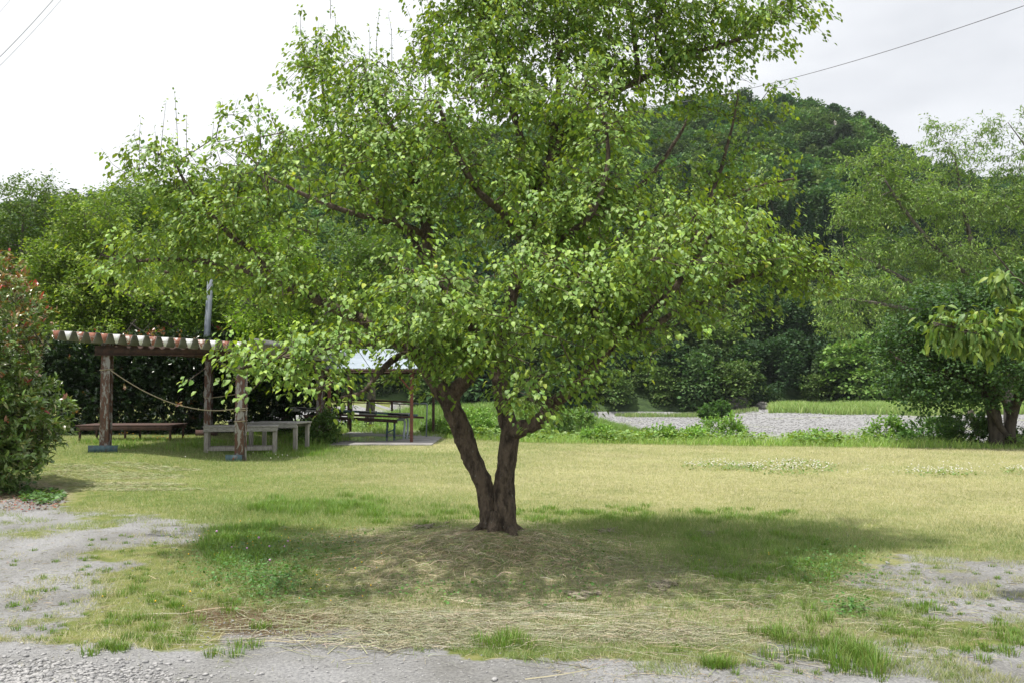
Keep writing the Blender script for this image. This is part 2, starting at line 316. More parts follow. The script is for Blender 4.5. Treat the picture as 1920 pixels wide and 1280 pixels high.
# ------------------------------------------------------------------ leaf templates and instancing
def tri_leaf(w=0.28, droop=0.15, fold=0.06):
    V = np.array([[0, 0, 0], [0, .35, .0], [0, .70, -droop*.4], [0, 1, -droop], [-w, .28, fold], [-w*.85, .66, fold*.4-droop*.3], [w, .28, fold], [w*.85, .66, fold*.4-droop*.3]], float)
    Fc = np.array([[0, 1, 4], [1, 5, 4], [1, 2, 5], [2, 3, 5], [0, 6, 1], [1, 6, 7], [1, 7, 2], [2, 7, 3]])
    return V, Fc
PLUM = tri_leaf(0.30, 0.22, 0.07); LONG = tri_leaf(0.19, 0.30, 0.05)
def quad_leaf(w=0.3):
    return np.array([[0, 0, 0], [w, .45, .06], [0, 1, -.12], [-w, .45, .06]], float), np.array([[0, 1, 2], [0, 2, 3]])
QL = quad_leaf(0.30); QS = quad_leaf(0.17); QR = quad_leaf(0.48)
def frames(d, up):
    d = d/np.maximum(np.linalg.norm(d, axis=1, keepdims=True), 1e-6)
    x = np.cross(d, up); x /= np.maximum(np.linalg.norm(x, axis=1, keepdims=True), 1e-6)
    z = np.cross(x, d); return np.stack([x, d, z], 1)              # rows = local axes
def scatter(tpl, pos, d, up, size):
    tv, tf = tpl; Rm = frames(d, up)
    V = np.einsum('kj,njm->nkm', tv, Rm)*size[:, None, None]+pos[:, None, :]
    n = len(pos); k = len(tv)
    Fc = (tf[None]+(np.arange(n)*k)[:, None, None]).reshape(-1, tf.shape[1])
    return V.reshape(-1, 3), Fc, k
def pal(rng, n, cols, w=None, jit=0.12):
    cols = np.array(cols); c = cols[rng.choice(len(cols), n, p=w)]
    return np.clip(c*(1+rng.normal(0, jit, (n, 1)))*(1+rng.normal(0, jit*.4, (n, 3))), 0.005, 1)

# ------------------------------------------------------------------ tubes
def catmull(pts, rad, step):
    pts = np.array(pts, float); rad = np.array(rad, float)
    p = np.vstack([2*pts[0]-pts[1], pts, 2*pts[-1]-pts[-2]]); out = []; ro = []
    for i in range(1, len(p)-2):
        n = max(2, int(np.linalg.norm(p[i+1]-p[i])/step))
        for t in np.linspace(0, 1, n, endpoint=False):
            out.append(0.5*((2*p[i])+(-p[i-1]+p[i+1])*t+(2*p[i-1]-5*p[i]+4*p[i+1]-p[i+2])*t*t+(-p[i-1]+3*p[i]-3*p[i+1]+p[i+2])*t**3))
            ro.append(rad[i-1]*(1-t)+rad[i]*t)
    out.append(pts[-1]); ro.append(rad[-1]); return np.array(out), np.array(ro)
def tube(pts, rad, n=10, rough=0.0, freq=9.0, cap=True):
    pts = np.asarray(pts, float); rad = np.asarray(rad, float)
    T = np.gradient(pts, axis=0); T /= np.maximum(np.linalg.norm(T, axis=1, keepdims=True), 1e-9)
    ref = np.array([0.13, 1, 0.07]) if abs(T[0][1]) < 0.9 else np.array([1, 0, 0.1])
    u = np.cross(T[0], ref); u /= np.linalg.norm(u); V = []
    a = np.linspace(0, 2*math.pi, n, endpoint=False); prev = u
    for i in range(len(pts)):
        prev = prev-T[i]*np.dot(prev, T[i]); prev /= max(np.linalg.norm(prev), 1e-9); w = np.cross(T[i], prev)
        ring = pts[i]+(np.cos(a)[:, None]*prev+np.sin(a)[:, None]*w)*rad[i]
        if rough:
            for k in range(n):
                q = ring[k]
                f = mnoise.noise(Vector((q[0]*freq, q[1]*freq, q[2]*freq*0.4)))*0.6+mnoise.noise(Vector((q[0]*freq*3.1, q[1]*freq*3.1, q[2]*freq*1.3)))*0.45
                f += (abs(mnoise.noise(Vector((q[0]*freq*4.3, q[1]*freq*4.3, q[2]*freq*1.0))))-0.2)*-0.7
                ring[k] = q+(q-pts[i])*f*rough
        V.append(ring)
    V = np.vstack(V); m = len(pts); F_ = []
    i, k = np.meshgrid(np.arange(m-1), np.arange(n), indexing='ij'); k2 = (k+1) % n
    F_ = np.stack([i*n+k, i*n+k2, (i+1)*n+k2, (i+1)*n+k], -1).reshape(-1, 4)
    caps = []
    if cap:
        c0 = len(V); V = np.vstack([V, pts[:1], pts[-1:]]); kk = np.arange(n)
        caps = [np.stack([np.full(n, c0), (kk+1) % n, kk], -1), np.stack([np.full(n, c0+1), (m-1)*n+kk, (m-1)*n+(kk+1) % n], -1)]
    return V, F_, (np.vstack(caps) if cap else np.zeros((0, 3), int))
class Acc:
    def __init__(s): s.V = []; s.Q = []; s.T = []; s.C = []; s.n = 0
    def add(s, V, Q=None, T=None, col=None):
        if Q is not None and len(Q): s.Q.append(Q+s.n)
        if T is not None and len(T): s.T.append(T+s.n)
        s.V.append(V); s.n += len(V)
        if col is not None: s.C.append(col)
        return s
    def tube(s, p, r, n=8, **k):
        V, Q, T = tube(p, r, n, **k); return s.add(V, Q, T)
    def rod(s, a, b, r, n=8):
        return s.tube([a, (np.array(a)+np.array(b))/2, b], [r, r, r], n)
    def box(s, c, size, rz=0.0, bev=0.0, rot=None):
        c = np.array(c, float); h = np.array(size, float)/2
        sg = np.array([[-1, -1, -1], [1, -1, -1], [1, 1, -1], [-1, 1, -1], [-1, -1, 1], [1, -1, 1], [1, 1, 1], [-1, 1, 1]])
        v = sg*h
        if rot is not None: v = v@np.array(rot).T
        ca, sa = math.cos(rz), math.sin(rz); v = v@np.array([[ca, sa, 0], [-sa, ca, 0], [0, 0, 1]])
        q = np.array([[0, 3, 2, 1], [4, 5, 6, 7], [0, 1, 5, 4], [1, 2, 6, 5], [2, 3, 7, 6], [3, 0, 4, 7]])
        return s.add(v+c, q)
    def beam(s, a, b, w, h):
        a = np.array(a, float); b = np.array(b, float); d = b-a; Ln = np.linalg.norm(d); y = d/Ln
        up = np.array([0, 0, 1.0]) if abs(y[2]) < .95 else np.array([0, 1.0, 0])
        x = np.cross(y, up); x /= np.linalg.norm(x); z = np.cross(x, y)
        sg = np.array([[-1, -1, -1], [1, -1, -1], [1, 1, -1], [-1, 1, -1], [-1, -1, 1], [1, -1, 1], [1, 1, 1], [-1, 1, 1]])*np.array([w/2, Ln/2, h/2])
        v = sg@np.stack([x, y, z])+(a+b)/2
        q = np.array([[0, 3, 2, 1], [4, 5, 6, 7], [0, 1, 5, 4], [1, 2, 6, 5], [2, 3, 7, 6], [3, 0, 4, 7]])
        return s.add(v, q)
    def build(s, name, mat, parent=None, smooth=False, bevel=0.0, local=None):
        V = np.vstack(s.V)
        if local is not None: V = V-np.array(local)
        fs = ([np.vstack(s.Q)] if s.Q else [])+([np.vstack(s.T)] if s.T else [])
        o = mesh_np(name, V, fs, mat, parent, col=(np.vstack(s.C) if s.C else None), smooth=smooth)
        if bevel:
            b = o.modifiers.new('bevel', 'BEVEL'); b.width = bevel; b.segments = 2; b.limit_method = 'ANGLE'
        return o

# ------------------------------------------------------------------ tree grower
GROW = {}
def grow(limbs, tips, rng, step=0.16, tip_r=0.0022, pipe=2.35, kd=1.0):
    """limbs: list of (pts, radii); tips: (n,3). returns nodes, parent, radius, is_limb, tip node index"""
    pos = []; par = []; lim = []; lr = []
    for pts, rad in limbs:
        q, r = catmull(pts, rad, step)
        start = len(pos)
        for i in range(len(q)):
            if i == 0:
                if start == 0: par.append(-1)
                else:
                    A = np.array(pos); par.append(int(np.argmin(((A-q[0])**2).sum(1))))
            else: par.append(len(pos)-1)
            pos.append(q[i]); lim.append(True); lr.append(r[i])
    nlimb = len(pos)
    cap = len(pos)+int(len(tips)*7)+4000
    A = np.zeros((cap, 3)); A[:nlimb] = pos; n = nlimb; par = list(par)
    age = np.zeros(cap)
    lr_ = np.array(lr); age[:nlimb] = np.where(lr_ > 0.07, 0.35, 0.0)       # thick wood sprouts less
    dd = np.array([((A[:nlimb]-t)**2).sum(1).min() for t in tips])
    order = np.argsort(dd); tipn = []; tko = []
    for k in order:
        t = tips[k]; d = np.sqrt(((A[:n]-t)**2).sum(1))+age[:n]; j = int(np.argmin(d)); D = np.linalg.norm(A[j]-t)
        m = min(12, max(1, int(D/step))); prev = j; a = A[j].copy(); v = t-a
        side = rng.normal(0, 1, 3); side[2] = abs(side[2])*0.8; side -= v*np.dot(side, v)/max(np.dot(v, v), 1e-6)
        side *= 0.10*D/max(np.linalg.norm(side), 1e-6)
        for s in range(1, m+1):
            f = s/m; q = a+v*f+side*4*f*(1-f)*0.6+(rng.normal(0, 0.012, 3) if s < m else 0)
            if n >= cap: break
            A[n] = q; par.append(prev); prev = n; n += 1
        tipn.append(prev); tko.append(k)
    A = A[:n]; par = np.array(par); rad = np.zeros(n)
    cnt = np.zeros(n)
    acc = np.zeros(n)
    for i in range(n-1, -1, -1):
        r = tip_r if acc[i] == 0 else acc[i]**(1/pipe)
        rad[i] = r
        if par[i] >= 0: acc[par[i]] += r**pipe
    isl = np.zeros(n, bool); isl[:nlimb] = True
    GROW['k'] = np.array(tko); return A, par, rad, isl, np.array(tipn), nlimb
def frusta(A, B, ra, rb, n=4):
    d = B-A; d /= np.maximum(np.linalg.norm(d, axis=1, keepdims=True), 1e-9)
    ref = np.where(np.abs(d[:, 2:3]) < 0.9, np.array([[0, 0, 1.0]]), np.array([[1.0, 0, 0]]))
    u = np.cross(d, ref); u /= np.maximum(np.linalg.norm(u, axis=1, keepdims=True), 1e-9); w = np.cross(d, u)
    a = np.linspace(0, 2*math.pi, n, endpoint=False)
    ring = np.cos(a)[None, :, None]*u[:, None]+np.sin(a)[None, :, None]*w[:, None]
    V = np.concatenate([A[:, None]+ring*ra[:, None, None], B[:, None]+ring*rb[:, None, None]], 1)
    m = len(A); k = np.arange(n); k2 = (k+1) % n
    f = np.stack([k, k2, n+k2, n+k], -1)
    return V.reshape(-1, 3), (f[None]+(np.arange(m)*2*n)[:, None, None]).reshape(-1, 4)
def sample_lobes(lobes, n, rng, shell=0.35, pw=0.72):
    w = np.array([(l[3]*l[4]*l[5])**pw*(l[6] if len(l) > 6 else 1) for l in lobes]); w = w/w.sum()
    c = rng.choice(len(lobes), n, p=w); out = np.zeros((n, 3))
    Lb = np.array([l[:6] for l in lobes])[c]
    v = rng.normal(0, 1, (n, 3)); v /= np.linalg.norm(v, axis=1, keepdims=True)
    r = rng.random(n)**shell
    v = v*r[:, None]
    sc = np.stack([Lb[:, 3], Lb[:, 5], Lb[:, 4]], -1)
    return np.stack([Lb[:, 0], Lb[:, 1], Lb[:, 2]], -1)+v*sc
def pixlobes(L_):
    """(px,py,Y,rx_px,ry_px,rdepth[,weight]) -> world (x,y,z,rx,rz,ry[,w])"""
    o = []
    for l in L_:
        p = P(l[0], l[1], l[2]); k = l[2]/F
        o.append((p[0], p[1], p[2], l[3]*k, l[4]*k, l[5], l[6] if len(l) > 6 else 1.0))
    return o
def build_tree(name, label, cat, base, limbs, lobes, ntips, lpt, lsize, tpl, lmat, bmat, cols, w=None, seed=1, group=None,
               spread=0.16, twig=0.18, droop=0.5, shell=0.45, rough=0.12, nseg=14, trunk_name='trunk', thickmin=0.02, flat=1.0, step=0.16, upn=0.35, tips=None, fruit=0, tip_r=0.0022, tipdir=None):
    rng = np.random.default_rng(seed)
    if tips is None: tips = sample_lobes(lobes, ntips, rng, shell)
    A, par, rad, isl, tipn, nl = grow(limbs, tips, rng, step, tip_r)
    root = empty(name, base, label, cat, group); off = np.array(base, float)
    acc = Acc()
    for pts, rr in limbs:
        q, r = catmull(pts, rr, 0.05 if rough > 0.1 else 0.15); V, Q, T = tube(q, r, nseg if max(rr) > 0.08 else 8, rough=rough, freq=9)
        acc.add(V, Q, T)
    idx = np.where(~isl)[0]; ra = np.minimum(rad[par[idx]], rad[idx]*1.5); ra = np.minimum(ra, 0.05)
    thick = rad[idx] > thickmin
    for msk, ns in ((thick, 7), (~thick, 4 if tip_r < 0.004 else 3)):
        if msk.any():
            i2 = idx[msk]; V, Q = frusta(A[par[i2]], A[i2], ra[msk], np.minimum(rad[i2], 0.05), ns); acc.add(V, Q)
    acc.build(trunk_name, bmat, root, smooth=True, local=off)
    # leaves in sprays along short twigs at the ends
    tp = A[tipn]; pp = A[par[tipn]]; td = tp-pp; td /= np.maximum(np.linalg.norm(td, axis=1, keepdims=True), 1e-6)
    td = td+rng.normal(0, 0.35, td.shape); td[:, 2] += upn-0.15; td /= np.linalg.norm(td, axis=1, keepdims=True)
    nT = len(tp); k = np.repeat(np.arange(nT), lpt); n = len(k)
    f = rng.random(n); tl = twig*(0.5+rng.random(nT))
    V, Q = frusta(tp, tp+td*tl[:, None], np.full(nT, tip_r), np.full(nT, tip_r*0.5), 3)
    mesh_np('twigs', V-off, Q, bmat, root)
    pos = tp[k]+td[k]*(tl[k]*(f*1.15-0.1))[:, None]+rng.normal(0, spread*0.35, (n, 3))*np.array([1, 1, flat])
    out_ = rng.normal(0, 1, (n, 3)); out_[:, 2] *= 0.5; out_ /= np.linalg.norm(out_, axis=1, keepdims=True)
    d = out_*0.8+td[k]*0.5; d[:, 2] -= droop*(0.4+0.9*rng.random(n))
    up = rng.normal(0, 0.38, (n, 3)); up[:, 2] += 1
    if tipdir is not None:
        od = tipdir[GROW['k']]; has = np.linalg.norm(od, axis=1)[k] > 0
        d2 = od[k]*.85+td[k]*.25+rng.normal(0, .52, (n, 3)); d2[:, 2] = -.25-.55*rng.random(n); d = np.where(has[:, None], d2, d)
        up2 = rng.normal(0, .26, (n, 3))+od[k]*.25; up2[:, 2] += 1; up = np.where(has[:, None], up2, up)
    tone = rng.normal(1, 0.13, nT)[k][:, None]
    c = pal(rng, n, cols, w, 0.07)*tone
    young = (f > 0.85)[:, None]; c = np.where(young, c*np.array([1.38, 1.26, 0.98]), c)
    sz = lsize*(0.62+0.6*rng.random(n))
    V, Fc, kk = scatter(tpl, pos-off, d, up, sz)
    mesh_np('crown', V, Fc, lmat, root, col=np.repeat(c, kk, 0), smooth=True)
    if fruit:
        fp = tp[rng.choice(nT, fruit)]+rng.normal(0, 0.04, (fruit, 3))
        f0 = add_blobs('fruit', np.zeros((1, 3)), np.array([.016]), M['fruit'], root, rng, 2)
        for i, q in enumerate(fp):
            o = f0 if i == 0 else f0.copy()
            if i: COL.objects.link(o); o.parent = root
            o.location = q-off
    return root
ICO = None
def ico(sub=1):
    bm = bmesh.new(); bmesh.ops.create_icosphere(bm, subdivisions=sub, radius=1)
    V = np.array([v.co[:] for v in bm.verts]); Fc = np.array([[v.index for v in f.verts] for f in bm.faces]); bm.free(); return V, Fc
def add_blobs(name, pos, r, mat, parent, rng, sub=1, flat=1.0, jag=0.0, col=None, stretch=0.0):
    V0, F0 = ico(sub); n = len(pos)
    q = rng.normal(0, 1, (n, 3)); q2 = rng.normal(0, 1, (n, 3))
    Rm = frames(q, q2) if not (flat == 1.0 and jag == 0) else np.tile(np.eye(3), (n, 1, 1))
    v = V0[None]*(1+jag*rng.normal(0, 1, (n, len(V0), 1)))*(1+stretch*(rng.random((n, 1, 3))-0.5))
    V = np.einsum('nkj,njm->nkm', v, Rm)*r[:, None, None]*np.array([1, 1, flat])+pos[:, None, :]
    Fc = (F0[None]+(np.arange(n)*len(V0))[:, None, None]).reshape(-1, 3)
    return mesh_np(name, V.reshape(-1, 3), Fc, mat, parent, smooth=(jag == 0), col=(np.repeat(col, len(V0), 0) if col is not None else None))

# ------------------------------------------------------------------ the plum tree
def PL(l): return [P(*q) for q in l]
def RP(l, Y=9.0): return [r*Y/F for r in l]
TZ = float(H(TREE[0], TREE[1]))
stemL = (PL([(921, 1012, 9.0), (919, 985, 9.0), (914, 945, 9.0), (907, 910, 9.0), (894, 880, 9.0), (879, 840, 9.0), (858, 790, 8.98), (837, 745, 8.95), (808, 695, 8.95), (775, 660, 8.9), (700, 612, 8.85), (620, 575, 8.8), (560, 548, 8.8), (505, 525, 8.8), (450, 503, 8.8), (370, 489, 8.8), (300, 487, 8.8), (235, 490, 8.8), (190, 478, 8.8)]),
         RP([27, 18, 15.5, 15.5, 17, 18, 18.5, 19, 17, 14, 11, 9, 8, 7.5, 6, 4.5, 3.5, 2.8, 1.5]))
stemR = (PL([(946, 1012, 9.0), (946, 985, 8.97), (945, 945, 8.97), (945, 910, 8.98), (948, 880, 8.98), (954, 840, 9.0), (957, 805, 9.02), (948, 770, 9.08), (939, 735, 9.12), (934, 690, 9.2), (942, 620, 9.3), (965, 540, 9.4), (985, 460, 9.5), (1002, 390, 9.6), (1030, 310, 9.7), (1062, 245, 9.8), (1120, 190, 9.8), (1200, 150, 9.8), (1290, 104, 9.7), (1380, 76, 9.6), (1450, 40, 9.5), (1510, 8, 9.4)]),
         RP([31, 20, 18.5, 18, 17.5, 17, 18, 15.5, 14.5, 14, 13.5, 13, 12.5, 11.5, 10.5, 9.5, 8, 7, 5.5, 4, 3, 1.8]))
limbs = [stemL, stemR,
 (PL([(958, 1014, 9.05), (957, 980, 9.03), (957, 940, 9.02), (954, 890, 9.0), (954, 830, 9.0)]), RP([22, 12, 11, 10, 7])),
 (PL([(838, 755, 8.95), (862, 722, 8.9), (885, 700, 8.7), (895, 650, 8.4), (880, 600, 8.2), (850, 560, 8.1), (800, 520, 8.0), (740, 500, 7.9)]), RP([17, 14, 12, 9, 8, 6, 5, 3])),
 (PL([(806, 700, 8.95), (818, 640, 9.1), (815, 560, 9.2), (806, 480, 9.3), (795, 400, 9.4), (770, 320, 9.4), (735, 240, 9.4), (700, 180, 9.4), (680, 120, 9.4)]), RP([18, 15, 14, 12, 10, 8, 6, 4, 3])),
 (PL([(808, 520, 9.25), (760, 430, 9.7), (700, 370, 10.1), (640, 300, 10.3), (610, 200, 10.4), (600, 90, 10.4)]), RP([9, 8, 7, 5, 4, 3])),
 (PL([(512, 527, 8.8), (470, 470, 8.75), (430, 440, 8.7), (395, 400, 8.7), (355, 355, 8.7), (325, 300, 8.7)]), RP([7, 6, 5, 4, 3, 2])),
 (PL([(660, 592, 8.85), (600, 560, 9.3), (520, 520, 9.7), (440, 506, 9.9), (330, 512, 10.0), (250, 500, 10.0)]), RP([7, 6, 5, 4, 3, 2])),
 (PL([(775, 660, 8.9), (740, 672, 8.7), (705, 705, 8.4), (680, 735, 8.3), (640, 745, 8.1)]), RP([8, 6.5, 5, 4, 2.5])),
 (PL([(740, 640, 8.85), (690, 640, 8.3), (610, 655, 7.8), (530, 670, 7.4), (450, 690, 7.2)]), RP([8, 7, 6, 4, 3])),
 (PL([(958, 812, 9.0), (985, 800, 8.9), (1012, 788, 8.8), (1035, 760, 8.6), (1062, 735, 8.45), (1100, 700, 8.35), (1135, 655, 8.3), (1150, 632, 8.3), (1118, 592, 8.2), (1105, 545, 8.1), (1090, 490, 8.0)]), RP([16, 14, 13, 12, 12, 11, 11, 10, 8, 6, 4])),
 (PL([(1150, 635, 8.3), (1200, 600, 8.1), (1250, 560, 7.9), (1290, 505, 7.8), (1340, 430, 7.7)]), RP([8, 7, 6, 4, 3])),
 (PL([(1148, 640, 8.3), (1200, 632, 8.6), (1260, 590, 8.9), (1340, 555, 9.1), (1400, 520, 9.2), (1470, 508, 9.2), (1545, 510, 9.2)]), RP([8, 7, 6.5, 6, 5, 4, 2])),
 (PL([(1035, 762, 8.6), (1010, 740, 8.2), (1000, 720, 7.9), (990, 740, 7.6)]), RP([7, 5, 4, 2])),
 (PL([(980, 480, 9.5), (1040, 430, 9.9), (1120, 400, 10.2), (1210, 340, 10.4), (1270, 260, 10.5), (1300, 200, 10.5)]), RP([10, 8, 7, 6, 4, 2])),
 (PL([(1120, 400, 10.2), (1220, 420, 10.5), (1330, 380, 10.6), (1420, 350, 10.6), (1490, 335, 10.6)]), RP([6, 5, 4, 3, 2])),
 (PL([(1005, 385, 9.6), (985, 300, 9.8), (960, 200, 9.9), (930, 90, 10.0), (900, -20, 10.0), (880, -110, 10.0)]), RP([11, 9, 8, 6, 5, 3])),
 (PL([(1030, 315, 9.7), (1045, 200, 9.9), (1050, 90, 10.0), (1040, -20, 10.0), (1030, -130, 10.0)]), RP([9, 8, 6, 5, 3])),
 (PL([(1200, 150, 9.8), (1190, 80, 9.8), (1180, 0, 9.8), (1170, -90, 9.8)]), RP([6, 5, 4, 2])),
 (PL([(1252, 123, 9.75), (1230, 60, 9.7), (1260, -20, 9.6), (1300, -70, 9.5)]), RP([5, 4, 3, 2])),
 (PL([(985, 460, 9.5), (940, 400, 8.9), (890, 350, 8.5), (850, 270, 8.3), (820, 190, 8.2)]), RP([9, 8, 6, 4, 3])),
 (PL([(965, 540, 9.4), (1000, 500, 8.7), (1050, 450, 8.2), (1110, 400, 8.0), (1140, 300, 8.0), (1130, 200, 8.0)]), RP([9, 8, 6, 5, 4, 2])),
 (PL([(800, 440, 9.35), (740, 420, 8.8), (660, 400, 8.3), (580, 370, 8.1), (500, 330, 8.0)]), RP([8, 6.5, 5, 4, 2])),
 (PL([(1210, 600, 8.7), (1290, 470, 9.4), (1340, 350, 9.7), (1370, 250, 9.8), (1385, 175, 9.8)]), RP([6, 5, 4, 3, 1.5]))]
for a_, l_ in ((.3, .26), (1.5, .2), (2.6, .26), (3.5, .3), (4.4, .24), (5.4, .28)):
    b_ = np.array([TREE[0]+.02, TREE[1], 0]); o_ = np.array([math.cos(a_), math.sin(a_), 0])
    limbs.append(([b_+o_*.07+[0, 0, TZ+.20], b_+o_*.12+[0, 0, TZ+.08], b_+o_*(.12+l_*.4)+[0, 0, TZ+.0], b_+o_*(.12+l_)+[0, 0, TZ-.09]], [.055, .06, .045, .02]))
lobes = pixlobes([
 (215, 462, 8.8, 62, 26, .35, .5), (300, 452, 8.9, 70, 44, .5, .6), (395, 440, 8.9, 80, 60, .7, .8), (328, 318, 8.7, 34, 62, .25, 2.4), (292, 305, 8.7, 42, 26, .25, 1.8), (365, 380, 8.8, 45, 40, .3, .8),
 (430, 350, 9.0, 50, 50, .5, .7), (480, 250, 9.0, 55, 45, .4, 1.1), (540, 330, 8.9, 85, 75, .9), (470, 420, 8.6, 70, 45, .8, .6), (540, 235, 9.2, 45, 35, .4, .5),
 (605, 75, 10.2, 30, 70, .35, 1.9), (618, 165, 9.9, 50, 55, .5, 1.3), (600, 265, 9.6, 75, 60, .7), (700, 235, 9.2, 75, 90, .8), (700, 120, 9.4, 26, 36, .2, .45),
 (720, 320, 8.7, 100, 70, 1.1, .65), (560, 450, 8.4, 80, 50, .9, .6), (560, 540, 8.6, 80, 45, .8, .8), (800, 190, 9.0, 85, 65, .8), (810, 60, 9.9, 60, 42, .5, .7), (850, 110, 9.6, 80, 80, .8),
 (900, 20, 9.8, 95, 110, .9), (930, -90, 9.9, 150, 70, .9), (1040, -60, 10.0, 170, 110, 1.1), (1000, 110, 9.8, 110, 120, 1.1), (1130, 60, 9.8, 100, 90, .9), (1180, -40, 9.7, 140, 70, .8),
 (1230, 50, 9.7, 70, 85, .7), (1290, -10, 9.6, 100, 60, .6), (1310, 80, 9.7, 80, 50, .5, .9), (1400, 30, 9.5, 70, 42, .4, .9), (1470, 10, 9.4, 38, 20, .25, .9), (1290, 165, 9.9, 55, 32, .4, .8), (1350, 140, 9.8, 38, 26, .3, .7),
 (900, 270, 9.1, 110, 110, 1.3, .7), (1010, 270, 9.6, 100, 130, 1.3), (1120, 200, 8.6, 80, 90, .9), (1145, 300, 9.2, 65, 90, .9, .9), (1200, 250, 9.9, 20, 34, .3, .25),
 (860, 420, 9.0, 140, 80, 1.4, .22), (1060, 400, 8.6, 110, 60, 1.2, .6), (1180, 420, 8.8, 120, 80, 1.4), (1260, 380, 9.7, 45, 50, .6, .5), (1384, 260, 9.8, 10, 70, .15, .22), (1420, 350, 10.0, 36, 24, .3, .35), (1495, 338, 10.6, 18, 16, .2, .25),
 (1325, 440, 9.0, 95, 50, 1.0, .85), (1430, 450, 9.2, 70, 50, .8), (1480, 500, 9.2, 60, 30, .5, .9), (1545, 505, 9.2, 28, 16, .25, .9),
 (1020, 520, 7.7, 110, 50, .9, 1.3), (1140, 500, 7.6, 110, 55, .9, 1.3), (1270, 500, 7.8, 90, 55, .9, 1.1), (1310, 430, 7.6, 50, 40, .4, .9), (1250, 580, 8.2, 90, 40, .9, .9), (1370, 560, 9.0, 60, 24, .5, .6),
 (860, 540, 7.6, 100, 48, .9, 1.3), (740, 530, 7.6, 90, 45, .8, 1.1), (850, 620, 7.7, 115, 50, .8, 1.2), (720, 590, 7.8, 80, 38, .8, 1.1), (960, 620, 8.2, 110, 60, 1.0, .9), (1070, 620, 8.0, 80, 55, .8, .9),
 (630, 630, 7.7, 45, 26, .5, .8), (560, 670, 7.4, 90, 38, .5, 1.3), (460, 690, 7.2, 62, 34, .35, 1.3), (575, 705, 7.5, 48, 30, .35, .9), (500, 725, 7.2, 40, 18, .25, .9), (425, 672, 7.2, 30, 22, .2, .8),
 (1010, 710, 7.5, 62, 32, .4, 1.4), (1070, 690, 7.8, 55, 40, .4, 1.1), (985, 750, 7.5, 36, 30, .3, 1.3), (1010, 775, 7.5, 16, 12, .15, .8), (1180, 640, 8.6, 55, 30, .5, .5), (930, 680, 8.3, 60, 26, .6, .5), (860, 670, 8.3, 55, 22, .6, .5)])
PCOL = [(0.155, 0.255, 0.052), (0.12, 0.215, 0.048), (0.195, 0.30, 0.058), (0.28, 0.37, 0.07)]
rngp = np.random.default_rng(71)
cc = sample_lobes(lobes, 640, rngp, 0.20, .62)
lc = []
for li_, (pts_, rad_l) in enumerate(limbs[1:-6]):
    dens_ = 0 if li_ == 13 else 1 if li_ in (14, 22, 4, 21) else 2
    qq, _r = catmull(pts_, rad_l, .11); m0 = int(len(qq)*(.45 if li_ not in (7, 8) else (1.0 if li_ == 7 else .62)))
    for p_ in qq[m0:]:
        for _k in range(dens_ if p_[2] > 1.9 else 0): lc.append(p_+rngp.normal(0, 1, 3)*np.array([.15, .15, .10])+np.array([0, -.04, .05]))
qq, _r = catmull(limbs[0][0][8:], limbs[0][1][8:], .11)
for p_ in qq: lc.append(p_+rngp.normal(0, 1, 3)*np.array([.12, .16, .10])+np.array([0, -.03, .08]))
cc = np.vstack([cc, np.array(lc)])
NB = 8000; q = rngp.integers(0, len(cc), NB); rad_ = rngp.uniform(.7, 1.35, len(cc))[q][:, None]; v = rngp.normal(0, 1, (NB, 3))*np.array([.15, .15, .06])*rad_
v[:, 2] -= .9*(v[:, 0]**2+v[:, 1]**2)                                  # sprays arch over at their edges
od = v*np.array([1, 1, 0]); od /= np.maximum(np.linalg.norm(od, axis=1, keepdims=True), 1e-6)
cen_ = np.array([TREE[0], TREE[1], 3.0]); o2 = (cc[q]-cen_)*np.array([1, 1, 0]); o2 /= np.maximum(np.linalg.norm(o2, axis=1, keepdims=True), 1e-6); od = od*.75+o2*.22
loose = sample_lobes(lobes, 300, rngp, .5, .72)
ptips = np.vstack([cc[q]+v, loose]); pdir = np.vstack([od, np.zeros((300, 3))])
plum = build_tree('plum_tree', 'large spreading plum tree with a forked dark trunk standing on a mound of mown straw', 'tree', (TREE[0], TREE[1], TZ), limbs, lobes,
   0, 12, 0.055, PLUM, M['leaf'], M['bark'], PCOL, [.38, .35, .25, .02], seed=7, spread=0.09, twig=0.13, droop=0.55, shell=0.5, rough=0.38, nseg=40, fruit=28, tips=ptips, tipdir=pdir)
# bare flowering shoots that stick up from the left of the crown
rng = np.random.default_rng(3); lv = []
for (px, py, h) in [(300, 255, 60), (335, 240, 66), (262, 270, 50), (350, 250, 40), (395, 250, 30), (705, 60, 60), (735, 70, 55), (690, 110, 60), (620, -10, 40), (1385, 190, 40), (485, 200, 30), (800, 20, 50), (640, 60, 50)]:
    b = np.array(P(px, py+20, 8.7 if px < 500 else 9.6)); t = b+np.array([rng.normal(0, .05), rng.normal(0, .05), h*8.7/F+.1])
    mid = (b+t)/2+rng.normal(0, .015, 3); q, r = catmull([b-np.array([0, 0, .15]), mid, t], [.0035, .0025, .001], .05); Acc().tube(q, r, 4).build('shoot', M['bark'], plum, local=plum.location)
    for i in range(1, len(q)):
        for _ in range(2): lv.append(q[i])
lv = np.array(lv)+rng.normal(0, .012, (len(lv), 3)); n = len(lv); d = rng.normal(0, 1, (n, 3)); d[:, 2] -= .3
V, Fc, k = scatter(PLUM, lv-np.array(plum.location), d, rng.normal(0, .5, (n, 3))+[0, 0, 1], 0.03*(.5+rng.random(n)))
mesh_np('shoot_leaves', V, Fc, M['leaf'], plum, col=np.repeat(pal(rng, n, PCOL), k, 0), smooth=True)

